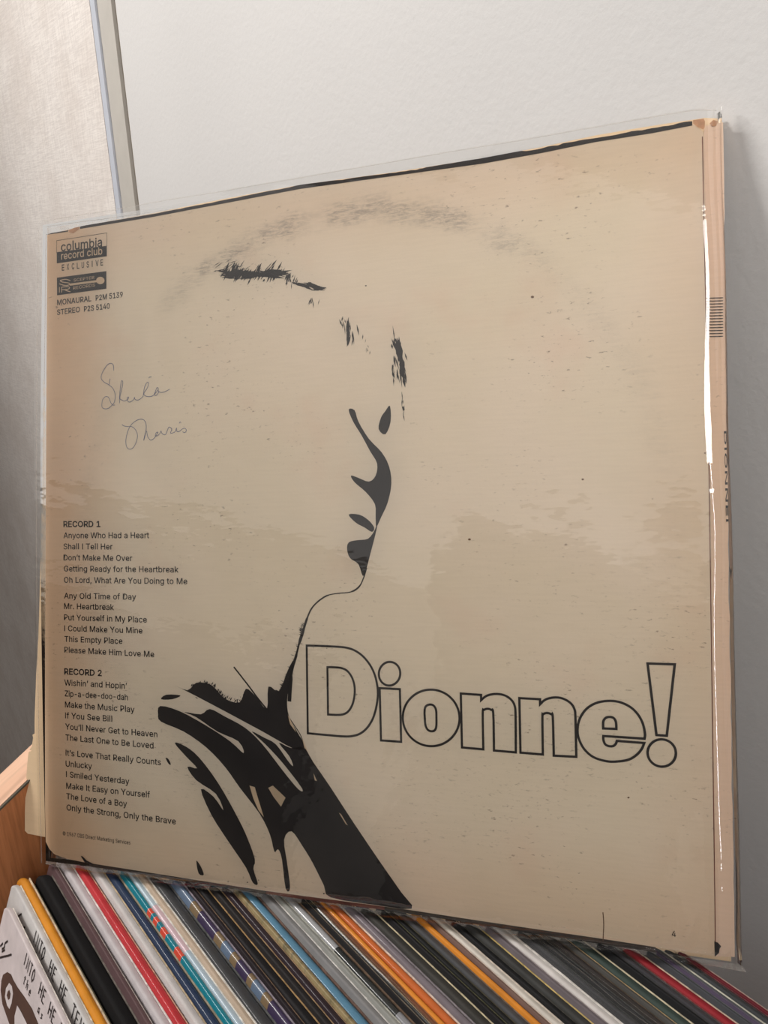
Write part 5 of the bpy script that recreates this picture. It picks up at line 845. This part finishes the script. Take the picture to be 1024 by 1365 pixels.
RD = [
 dict(m=(212, 200, 200), edge=(214, 206, 198), label='white record with brown cartoon and hand lettering, front of the bin'),
 dict(m=(206, 202, 200), edge=(214, 206, 190), label='white record with black hand lettering, in front of the yellow spine'),
 dict(m=(214, 138, 36), edge=CREAM, round=1.0, inner=[(176, 164, 136), (150, 140, 116)], label='bright yellow-orange record with cream inside, behind the white cartoon records'),
 dict(m=(14, 12, 14), rough=.8, edge=(120, 110, 104), ew=.25, inner=[(70, 62, 60), (60, 50, 50)], label='wide black record in loose clear film, behind the yellow record'),
 dict(m=(104, 78, 80), edge=(160, 148, 144), ew=.25, label='thin mauve-brown record just in front of the broad white one'),
 dict(m=(196, 188, 190), edge=(232, 226, 220), ew=.5, label='broad white record between the mauve-brown and red ones'),
 dict(m=(190, 50, 56), coat=.5, edge=(196, 150, 130), ew=.2, label='bright coral-red record between two white ones'),
 dict(m=(200, 194, 192), edge=(196, 176, 146), ew=.4, label='white record with tan rear edge between the red and navy ones'),
 dict(m=(34, 52, 84), coat=.5, round=1.0, edge=(168, 156, 136), ew=.2, inner=[(176, 164, 140)], label='navy blue record with glossy spine'),
 dict(m=bands_teal, edge=(150, 160, 160), ew=.15, label='teal record with small red markings on the spine'),
 dict(m=bands_pink, edge=(226, 222, 216), ew=.6, label='pale blue record with a faint pink stretch, behind the teal one'),
 dict(m=(188, 168, 148), edge=(226, 220, 212), ew=.7, label='cream record with white edge in front of the broad dark grey one'),
 dict(m=(70, 70, 72), coat=.4, round=.7, edge=(96, 96, 96), ew=.2, label='broad dark grey record with worn shine, before the plaid spine'),
 dict(m=bands_plaid, edge=(150, 140, 150), ew=.2, round=1.0, label='record with purple, blue and tan banded spine'),
 dict(m=PB, edge=(112, 92, 76), ew=.3, label='thin black record with brown edge directly behind the banded spine'),
 dict(m=BK, edge=TAN, ew=.3, label='black record with tan edge, second behind the banded spine'),
 dict(m=(40, 36, 36), edge=(150, 124, 96), ew=.3, inner=[(30, 28, 28)], label='black record with tan edge, third behind the banded spine'),
 dict(m=(48, 34, 42), edge=(152, 126, 100), ew=.3, coat=.6, label='glossy purple-black record in front of the olive patterned one'),
 dict(m=olive, edge=(120, 104, 80), ew=.15, label='thin olive and tan mottled record in front of the light blue spine'),
 dict(m=(92, 140, 168), coat=.5, round=1.0, edge=(110, 88, 78), ew=.25, label='light blue record with glossy rounded spine'),
 dict(m=(142, 140, 140), edge=(210, 206, 202), ew=.45, label='grey record with white edge directly behind the light blue one'),
 dict(m=(158, 158, 152), edge=(178, 178, 168), ew=.5, label='pale grey record in front of the silver and black spine'),
 dict(m=bands_silver, round=1.0, edge=(112, 92, 76), ew=.2, label='record with spine part silver, part black'),
 dict(m=BK, edge=(120, 110, 96), ew=.25, label='thin black record directly behind the silver and black spine'),
 dict(m=(34, 34, 34), edge=(168, 150, 124), ew=.3, film=1.5, label='black record with tan edge in front of the brown and orange ones'),
 dict(m=(130, 82, 60), edge=(150, 104, 78), ew=.2, label='mauve-brown record in front of the yellow-orange and orange ones'),
 dict(m=(214, 132, 40), coat=.6, round=1.0, label='glossy yellow-orange record, the thinner beside the burnt orange one'),
 dict(m=(190, 96, 40), coat=.6, round=1.0, edge=(214, 200, 186), ew=.3, label='thick glossy burnt orange record near the middle of the bin'),
 dict(m=(126, 116, 122), edge=(140, 132, 136), coat=.5, round=1.0, inner=[BK, (50, 50, 48)], label='mauve-grey record behind the burnt orange one'),
 dict(m=(66, 64, 60), edge=(206, 192, 160), ew=.3, inner=[(34, 34, 30)], label='dark grey record with cream edge behind the mauve-grey one'),
 dict(m=BK, edge=(86, 84, 62), ew=.15, label='thin black record behind the cream-edged dark grey one'),
 dict(m=(28, 28, 28), edge=(80, 74, 60), ew=.15, label='thin black record in front of the slate grey one'),
 dict(m=(80, 80, 82), edge=(120, 104, 92), ew=.2, label='slate grey record in front of the narrow orange spine'),
 dict(m=(208, 130, 40), coat=.4, round=1.0, label='narrow orange record between the slate grey and brown ones'),
 dict(m=(128, 100, 90), edge=(196, 180, 166), ew=.3, label='brown record between the narrow orange and the white ones'),
 dict(m=(204, 196, 186), edge=(218, 206, 192), ew=.6, inner=[(20, 20, 22)], label='white record behind the narrow orange and brown ones'),
 dict(m=(24, 24, 26), edge=(70, 68, 64), ew=.2, label='black record between the white one and a yellow-edged dark grey one'),
 dict(m=(66, 66, 64), edge=(200, 176, 116), ew=.3, inner=[(22, 22, 22)], label='dark grey record with thin yellow edge'),
 dict(m=(118, 108, 112), edge=(150, 140, 140), ew=.3, label='mauve-grey record just in front of the broad white ribbed one'),
 dict(m=(206, 200, 196), edge=(222, 216, 210), ew=.9, inner=[(180, 172, 168), (120, 108, 104)], label='broad white record with ribbed edge right of the centre'),
 dict(m=(70, 70, 72), edge=(84, 84, 84), ew=.2, film=2.5, label='slate record in clear film behind the broad white ribbed one'),
 dict(m=(56, 56, 58), edge=(92, 92, 92), ew=.25, film=2.0, inner=[(40, 36, 36)], label='dark record in shiny film, second behind the broad white ribbed one'),
 dict(m=(64, 58, 56), edge=(84, 72, 62), ew=.25, label='dark brown record in front of a tan-edged thin one'),
 dict(m=(82, 80, 76), edge=(166, 142, 106), ew=.35, label='thin grey record with tan edge before the greenish one'),
 dict(m=(64, 78, 72), edge=(206, 194, 166), ew=.3, label='greenish grey record with pale edge'),
 dict(m=(24, 24, 26), edge=(64, 64, 64), ew=.2, label='black record directly behind the greenish grey one'),
 dict(m=(62, 60, 64), edge=(92, 88, 88), ew=.25, film=1.2, label='dark grey record directly in front of the crimson one'),
 dict(m=(160, 36, 46), coat=.4, edge=(200, 180, 160), ew=.25, label='broad crimson record at the right end'),
 dict(m=(72, 74, 78), edge=(96, 96, 98), ew=.25, label='slate grey record directly behind the crimson one'),
 dict(m=(86, 74, 96), edge=(96, 84, 104), ew=.2, label='thin dull purple record, second behind the crimson one'),
 dict(m=(84, 84, 88), edge=(196, 194, 180), ew=.8, label='record with pale edge between the dull purple and dark ones'),
 dict(m=(62, 64, 66), edge=(70, 70, 72), ew=.3, film=1.0, label='dark grey record just before the last one by the wall'),
 dict(m=(106, 28, 38), edge=(176, 150, 140), ew=.3, label='dark red record, last in the bin nearest the wall'),
]

LREC = .3143; HREC = .314
recs = D['recs']
rng = random.Random(11)
PERP = [(Vector((0, r[0], r[1])).dot(bw)) for r in recs]
ENDS = {0: 8.7, 1: -1.9, 2: -3.6, 3: 2.8}
REC_OBJ = []
PREV = -99
for i, (r, d) in enumerate(zip(recs, RD)):
    pos = max(PERP[i], PREV + .12); t = r[2]
    if i + 1 < len(recs): t = min(t, max(.5, PERP[i + 1] - pos - .12))
    PREV = pos + t
    front = Vector((0, r[0], r[1])) / 1e3 + bw * ((pos - PERP[i]) / 1e3)
    xend = ENDS.get(i, rng.uniform(-2, 3)) / 1e3
    o = Vector((xend, front.y, ZO + front.z)) - aw * HREC
    root = link('record', None); root.matrix_world = basis((1, 0, 0), bw, aw, o)
    tag(root, d['label'], 'record', 'records standing in the wooden bin'); REC_OBJ.append(root)
    t /= 1e3
    mt = d['m']() if callable(d['m']) else flat('cover_%d' % i, tuple(x * (.86 if max(d['m']) < 180 else .95) for x in d['m']), d.get('rough', .66), d.get('coat', 0) * .4, d.get('var', .12), .25, 90)
    c = link('cover', cover_mesh('cover', LREC, t, HREC, d.get('round', .6), i), mt, root)
    for key, nm in (('edge', 'worn_edge'),):
        if key in d:
            w = min(d.get('ew', .35) / 1e3, t * .6)
            V = []; F = []; N_ = 60
            for k in range(N_ + 1):
                x = .004 + (LREC - .008) * k / N_; z = HREC + .0001 + .00012 * noise.noise(Vector((x * 200, i, 1))); ww = w * (1 + .5 * noise.noise(Vector((x * 260, i, 5))))
                zz = z + .00018 * noise.noise(Vector((x * 30, i * 3.7, 0)))
                V += [(x, t + .00004, zz - .0011), (x, t + .00004, zz), (x, t - ww, zz), (x, t - ww, zz - .0011)]
            for k in range(N_):
                for j in range(4): a = k * 4 + j; b = k * 4 + (j + 1) % 4; F.append((a, b, b + 4, a + 4))
            F += [(0, 1, 2, 3), tuple(N_ * 4 + q for q in (3, 2, 1, 0))]
            link(nm, mesh(nm, V, F), flat('edge_%s' % (d['edge'],), d['edge'], .8, 0, .35, .2, 400), root)
    gap = (PERP[i + 1] - pos - .12) / 1e3 - t if i + 1 < len(recs) else .001
    if 'inner' in d and gap > .0004:
        for q, ic in enumerate(d['inner']):
            n_i = len(d['inner']); w = (gap - .0001) / n_i
            me = cover_mesh('inner_sleeve', LREC - .004, max(.0003, w * .75), HREC - .0012 - .0008 * (q % 2), .3, i + 40 + q, .002, x0=.002)
            for v in me.vertices: v.co.y += t + .0001 + w * q
            link('inner_sleeve', me, flat('inner_%s' % (ic,), ic, .7, 0, .15), root)
    if d.get('film'):
        V = []; F = []; N_ = 40; f0 = d['film']
        for k in range(N_ + 1):
            x = .001 + (LREC - .002) * k / N_; up = f0 / 1e3 * (1 + .5 * noise.noise(Vector((x * 60, i, 9))))
            V += [(x, -.00005, HREC - .03), (x, -.00005, HREC - .001), (x, t * .45, HREC + up), (x, t * .62, HREC + up), (x, t + .00005, HREC - .001), (x, t + .00005, HREC - .012)]
        for k in range(N_):
            for j in range(5): a = k * 6 + j; F.append((a, a + 1, a + 7, a + 6))
        me = mesh('plastic_cover', V, F, True); link('plastic_cover', me, M['film_small'], root)

# drawings and hand lettering on the two white covers
M['doodle'] = flat('brown_marker', (84, 62, 54), .6); M['pen'] = flat('black_pen', (44, 38, 38), .6); M['white_ink'] = flat('white_cover_print', (214, 204, 204), .6)
def face_mesh(parts, dy):                       # (x, z below the top) in mm on the record's front face
    V, F = merge(parts)
    return [(v.x, dy, HREC + v.y) for v in V], [q for q in F]
SF = {'W': [[(0, 1), (.25, 0), (.5, .8), (.75, 0), (1, 1)]], 'H': [[(0, 1), (0, 0)], [(.8, 1), (.8, 0)], [(0, .5), (.8, .5)]], 'E': [[(.7, 1), (0, .95), (0, 0), (.75, 0)], [(0, .5), (.6, .52)]],
      'T': [[(0, 1), (.8, 1)], [(.4, 1), (.4, 0)]], 'N': [[(0, 0), (0, 1), (.8, 0), (.8, 1)]], 'I': [[(.3, 1), (.3, 0)]], 'O': [[(.4, 1), (0, .7), (.05, .2), (.4, 0), (.8, .3), (.75, .8), (.4, 1)]],
      'A': [[(0, 0), (.4, 1), (.8, 0)], [(.15, .4), (.65, .4)]], 'S': [[(.7, .9), (.35, 1), (.05, .75), (.6, .4), (.55, .05), (0, .1)]], 't': [[(.3, .9), (.3, 0), (.5, 0)], [(0, .6), (.6, .6)]],
      'h': [[(0, 1), (0, 0)], [(0, .5), (.4, .6), (.5, 0)]], 'e': [[(0, .3), (.5, .35), (.3, .6), (0, .35), (.1, 0), (.5, .05)]], 'a': [[(.5, .6), (.1, .5), (.05, .05), (.45, .1), (.5, .6), (.55, 0)]],
      's': [[(.45, .55), (.1, .5), (.4, .2), (0, .02)]], 'y': [[(0, .6), (.25, .1)], [(.5, .6), (.1, -.4)]]}
def hand(word, x, z, w, h, lw):
    P = []
    for ch in word:
        for st in SF.get(ch, []): P.append(ribbon([(x + p[0] * w, z + p[1] * h) for p in st], lw))
        x += w * 1.35
    return P
def doodle(root, dd, words, small):
    br = [flat_poly([dd['brown']], 0)] ; link('cartoon_drawing', mesh('cartoon_drawing', *face_mesh(br, -.00012)), M['doodle'], root)
    if 'eye' in dd:
        link('drawing_highlight', mesh('drawing_highlight', *face_mesh([flat_poly([dd['eye']], 0), flat_poly([dd['patch']], 0)], -.0002)), M['white_ink'], root)
        link('drawing_pupil', mesh('drawing_pupil', *face_mesh([flat_poly([dd['pupil']], 0)], -.00028)), M['doodle'], root)
    link('twig_drawing', mesh('twig_drawing', *face_mesh([ribbon(catmull(q, False), .9) for q in dd['twig']], -.0002)), M['pen'], root)
    P = []
    for wd, x, z, w, h in words: P += hand(wd, x, z, w, h, .62)
    for wd, x, z, w, h in small: P += hand(wd, x, z, w, h, .5)
    link('hand_lettering', mesh('hand_lettering', *face_mesh(P, -.0002)), M['pen'], root)
doodle(REC_OBJ[0], D['doodA'], [('INTO', 33, -7.0, 2.6, 5.6), ('HE', 53, -6.6, 3.0, 5.6), ('HE', 65, -6.6, 3.0, 5.6), ('TEN', 77, -6.6, 3, 5.6)], [('the', 37, -13, 2.8, 4), ('as', 56, -12.5, 2.8, 4), ('say', 68, -12, 2.8, 4)])
doodle(REC_OBJ[1], D['doodB'], [('INTO', 36, -6.6, 2.8, 5.8), ('HE', 57, -6.4, 3.2, 5.8), ('HE', 70, -6.4, 3.2, 5.8), ('TEN', 84, -6.4, 3.2, 5.8), ('INTO', 100, -6.4, 3.2, 5.8)], [('the', 38, -11.5, 2.8, 3.6), ('as', 56, -11.5, 2.8, 3.6), ('say', 69, -11.5, 2.8, 3.6)])

# ------------------------------------------------------------------ the signed jacket
ju, jv, jn = (D['jac'][k] for k in 'uvn')
JM = basis(ju, jv, jn, (0, 0, ZO))
jac = link('record_jacket', None); jac.matrix_world = JM
tag(jac, 'large worn cream record jacket with black profile print and track list, leaning on the wall', 'record jacket')
def jp(name, vf, mat, smooth=False):
    o = link(name, mesh(name, vf[0], vf[1], smooth), mat); o.parent = jac; return o
def jp_label(o, l): o['label'] = l; return o
BC = D['back_cover']
jp('back_cover', prism(BC, -1.1, 0), M['paper'])
hx, ho = D['hinge_x'], D['hinge_o']
rr = random.Random(5)
edge_o = []
uu = ho[0][0]
for k in range(46):
    v = 312.85 - k * (312.85 - .89) / 45
    for (u0, v0), (u1, v1) in zip(ho, ho[1:]):
        if v1 - .05 <= v <= v0 + .05: uu = u0 + (u1 - u0) * (v - v0) / (v1 - v0); break
    edge_o.append([uu + rr.uniform(-.22, .22), v])
hinge = [[p[0] + .1, p[1]] for p in hx[::-1]]
jp('hinge_strip', prism([[308.1, .1]] + edge_o[::-1] + [[311, 312.6], [310.45, 309.7], [310.0, 177.8]], -3.9, -.1), M['hinge'])
jp('front_cover', prism(D['front_cover'], -5.0, -4.1), M['rear'])
# bottom fold: a dark rubbed strip below the face
def low(x0, x1, d0, d1, name, mat, z=-.5, nn=24):
    P = []; q = []
    for k in range(nn + 1):
        x = x0 + (x1 - x0) * k / nn
        yb = -.02 * 0 + max(-9, 0)
        base = np_edge(x); P.append([x, base + .25]); q.append([x, base - (d0 + (d1 - d0) * k / nn) - .25 * noise.noise(Vector((x * .3, d0, 2)))])
    jp(name, prism(P + q[::-1], z - 2.6, z), mat)
be = sorted([p for p in BC if p[1] < 4 and p[0] > 12])
def np_edge(x):
    for (a, b), (c, d) in zip(be, be[1:]):
        if a <= x <= c: return b + (d - b) * (x - a) / (c - a)
    return be[0][1] if x < be[0][0] else be[-1][1]
low(26, 122, 1.6, 1.9, 'bottom_fold', M['edge_black'])
jp_label(jac.children[-1], 'black rubbed bottom fold')
low(122, 178, 1.6, 1.8, 'bottom_fold', M['maroon'])
jp_label(jac.children[-1], 'reddish rubbed bottom fold')
low(178, 287, 1.7, 2.3, 'bottom_fold', M['edge_black'])

def text_mesh(s, L, R, cap, bold, z):
    G = D['glyph']; xs = []; x = 0
    for ch in s:
        xs.append(x); x += G[ch][0] if ch in G else 210
    gl = G.get(s[-1]); total = x
    ax = min([p[0] for lp in G[s[0]][1] for p in lp]); last = xs[-1] + max(p[0] for lp in G[s[-1]][1] for p in lp)
    dx, dy = R[0] - L[0], R[1] - L[1]; sx = 1.0 / (last - ax); sy = cap / 509.0
    if s.islower(): sy = cap / 530.0
    parts = []
    def mp(p, x): k = (x + p[0] - ax) * sx; return (L[0] + dx * k, L[1] + dy * k + p[1] * sy)
    for ch, x in zip(s, xs):
        if ch not in G: continue
        lp = [[mp(p, x) for p in l] for l in G[ch][1]]
        clean = []
        for l in lp:
            c = [l[0]]
            for p in l[1:]:
                if (Vector(p) - Vector(c[-1])).length > 1e-3: c.append(p)
            if len(c) > 2: clean.append(c)
        groups = []                              # keep separate outlines apart, holes with their outline
        def area2(l): return sum(l[i][0] * l[(i + 1) % len(l)][1] - l[(i + 1) % len(l)][0] * l[i][1] for i in range(len(l)))
        def inside(p, l):
            c = False; n = len(l)
            for i in range(n):
                (x1, y1), (x2, y2) = l[i], l[(i + 1) % n]
                if (y1 > p[1]) != (y2 > p[1]) and p[0] < (x2 - x1) * (p[1] - y1) / (y2 - y1) + x1: c = not c
            return c
        clean.sort(key=lambda l: -abs(area2(l)))
        for l in clean:
            for g in groups:
                if inside(l[0], g[0]): g.append(l); break
            else: groups.append([l])
        for g in groups:
            parts.append(flat_poly(g, z))
            if bold:
                for l in g: parts.append(ribbon(l, bold, True, z + .01))
    return merge(parts)
for name, s, L, R, cap, bold in D['text']:
    rev = name.endswith('reversed')
    o = jp(name.replace('_reversed', ''), text_mesh(s, L, R, cap, bold, .24 if rev else .15), M['paper_print'] if rev else M['ink'])
for name, P, m, z, sm in D['poly']: jp(name, flat_poly([P], z), M[m])
# the printed profile figure: a plain ink figure of broad shapes
for name, P, sm in D['art']: jp(name, flat_poly([catmull(P, True, 3) if True else P], .15), M['ink'])
for P in D['slits']: jp('unprinted_gap', flat_poly([P], .22), M['paper_print'])
jp('neck_line', ribbon(*(lambda q: (catmull([p for p, w in q], False, 4), [q[min(k // 4, len(q) - 1)][1] * .36 for k in range((len(q) - 1) * 4 + 1)]))(D['neck']), z=.15), M['ink'])
hb = jp('hair_strokes', merge([flat_poly([q], .14 + .0005 * (k % 20)) for k, q in enumerate(D['hair'])]), M['ink']); hb['kind'] = 'stuff'
for name, P, w, m, z, closed, sm in D['strokes']:
    jp(name, ribbon(catmull(P, bool(closed), 4) if sm else P, w, bool(closed), z), M[m])
jp('crease_line', ribbon([(309.95, 308.6), (309.55, 177.8), (308.0, 1.0)], .3, False, .12), M['maroon'])
for P, hard in D['title']:
    n = len(P); out = []
    hs = set(hard)
    for i in range(n):
        a = P[i - 1] if i not in hs else P[i]; b = P[i]; c = P[(i + 1) % n]; d = P[(i + 2) % n] if (i + 1) % n not in hs else c
        if i in hs and (i + 1) % n in hs: out.append(Vector(b)); continue
        a, b, c, d = map(Vector, (a, b, c, d))
        for s in range(4):
            t = s / 4; out.append(.5 * ((2 * b) + (c - a) * t + (2 * a - 5 * b + 4 * c - d) * t * t + (3 * b - a - 3 * c + d) * t ** 3))
    jp('title_letter', ribbon(out, D['titlew'], True, .16), M['ink'])
# lettering along the spine, turned away to the right
sv, sf = text_mesh('DIONNE!', (0, 0), (34, 0), .75, .1, 0)
spm = mesh('spine_lettering', [(.3151 + v.y, .196 - v.x, .00005) for v in sv], sf); so = link('spine_lettering', spm, M['ink']); so.parent = jac
# ------------------------------------------------------------------ clear outer sleeve
slv = link('plastic_sleeve', None); slv.matrix_world = JM
tag(slv, 'clear plastic outer sleeve with shiny streaks around the cream jacket', 'plastic sleeve')
def film_z(u, v):
    s = (noise.noise(Vector((u * 14, v * 11, 3.1))) * .9 + noise.noise(Vector((u * 34 + v * 22, v * 20 - u * 10, 7.7))) * .28) * 1e-3
    z = .0019 + .0007 + s
    e = min(u + .0015, .34 - u, v + .005, .318 - v)
    return z
def fu0(v): return -.0012 - .0022 * math.sin(math.pi * min(1, max(0, v / .314)))
def fu1(v): return .3172 + .0006 * noise.noise(Vector((v * 12, 0, 5)))
V = []; F = []; NU, NV = 96, 110
prof = []
for j in range(NV + 1):
    v = -.0032 + (.3186 + .0032) * j / NV
    vv0 = -.0045 + .0022 * 0
    a, b = fu0(v), fu1(v)
    top = min(1, (.3186 - v) / .006); bot = min(1, (v + .0032) / .006)
    sq = max(.0, min(top, bot))
    R = .0042 + .0008 * noise.noise(Vector((v * 22, 1, 2)))
    for i in range(NU + 1):
        if i <= 70:
            k = i / 70; u = a + (b - R - a) * k; left = 1.0
            z = film_z(u, v) * left + (1 - left) * .0012
            z += .0009 * (1 + .9 * noise.noise(Vector((v * 9, 2, 8)))) * math.exp(-((u - .3142 - .0006 * noise.noise(Vector((v * 16, 4, 1)))) / .0016) ** 2)
            fl = 0 * max(0, 1 - (b - R - u) / .012); z = z * (1 - fl) + .0022 * fl
        else:
            g = (i - 70) / (NU - 70) * math.pi * .95; u = b - R + R * math.sin(g); z = .0022 - R * .95 * (1 - math.cos(g))
        z = z * sq + (1 - sq) * ((z + .0008) if z < 0 else z - .0005)
        V.append((u, v, z))
for j in range(NV):
    for i in range(NU): q = j * (NU + 1) + i; F.append((q, q + 1, q + NU + 2, q + NU + 1))
fm = link('front_film', mesh('front_film', V, F, True), M['film']); fm.parent = slv
n0 = len(V); V2 = []; F2 = []
for j in range(41):
    v = -.0032 + (.3186 + .0032) * j / 40
    for i in range(3): u = fu0(v) + (fu1(v) - .004 - fu0(v)) * i / 2; V2.append((u, v, -.0018 if i == 0 else -.0064))
for j in range(40):
    for i in range(2): q = j * 3 + i; F2.append((q, q + 3, q + 4, q + 1))
bf = link('back_film', mesh('back_film', V2, F2, True), M['film']); bf.parent = slv
def tube(name, P, r, mat, parent):
    V = []; F = []; k = 6
    for i, p in enumerate(P):
        p = Vector(p); d = (Vector(P[min(i + 1, len(P) - 1)]) - Vector(P[max(i - 1, 0)])).normalized()
        s = d.cross(Vector((0, 0, 1))).normalized(); t = d.cross(s)
        for j in range(k): a = 2 * math.pi * j / k; V.append(p + (s * math.cos(a) + t * math.sin(a)) * r)
    for i in range(len(P) - 1):
        for j in range(k): a = i * k + j; b = i * k + (j + 1) % k; F.append((a, b, b + k, a + k))
    o = link(name, mesh(name, V, F, True), mat); o.parent = parent; return o
nz = lambda a, b, s=.0004: s * noise.noise(Vector((a, b, .3)))
tube('seam', [(fu0(v / 1e3) - .0001, v / 1e3, .0009) for v in range(-3, 319, 6)], .00022, M['seam'], slv)
tube('seam', [(u / 1e3, .3188 + nz(u * .03, 1) - (.0015 * (u - 308) / 8 if u > 308 else 0), .0009) for u in range(-1, 316, 4)], .00022, M['seam'], slv)
# the bottom strip: a welded hem hanging below the film, flared at the right corner
hem_t = [(-1.5, -3.0), (40, -3.1), (287, -3.1), (300, -3.1), (317.2, -2.9)]
hem_b = [(-2.0, -5.0), (40, -5.2), (287, -4.6), (300, -4.6), (318.6, -5.2)]
jpv, jpf = prism([(a, b) for a, b in hem_t] + [(a, b) for a, b in hem_b[::-1]], -2.7, -2.5)
hm = link('welded_hem', mesh('welded_hem', jpv, jpf), M['seam']); hm.parent = slv
tube('seam', [(a / 1e3, b / 1e3, -.0026) for a, b in hem_b], .0002, M['seam'], slv)
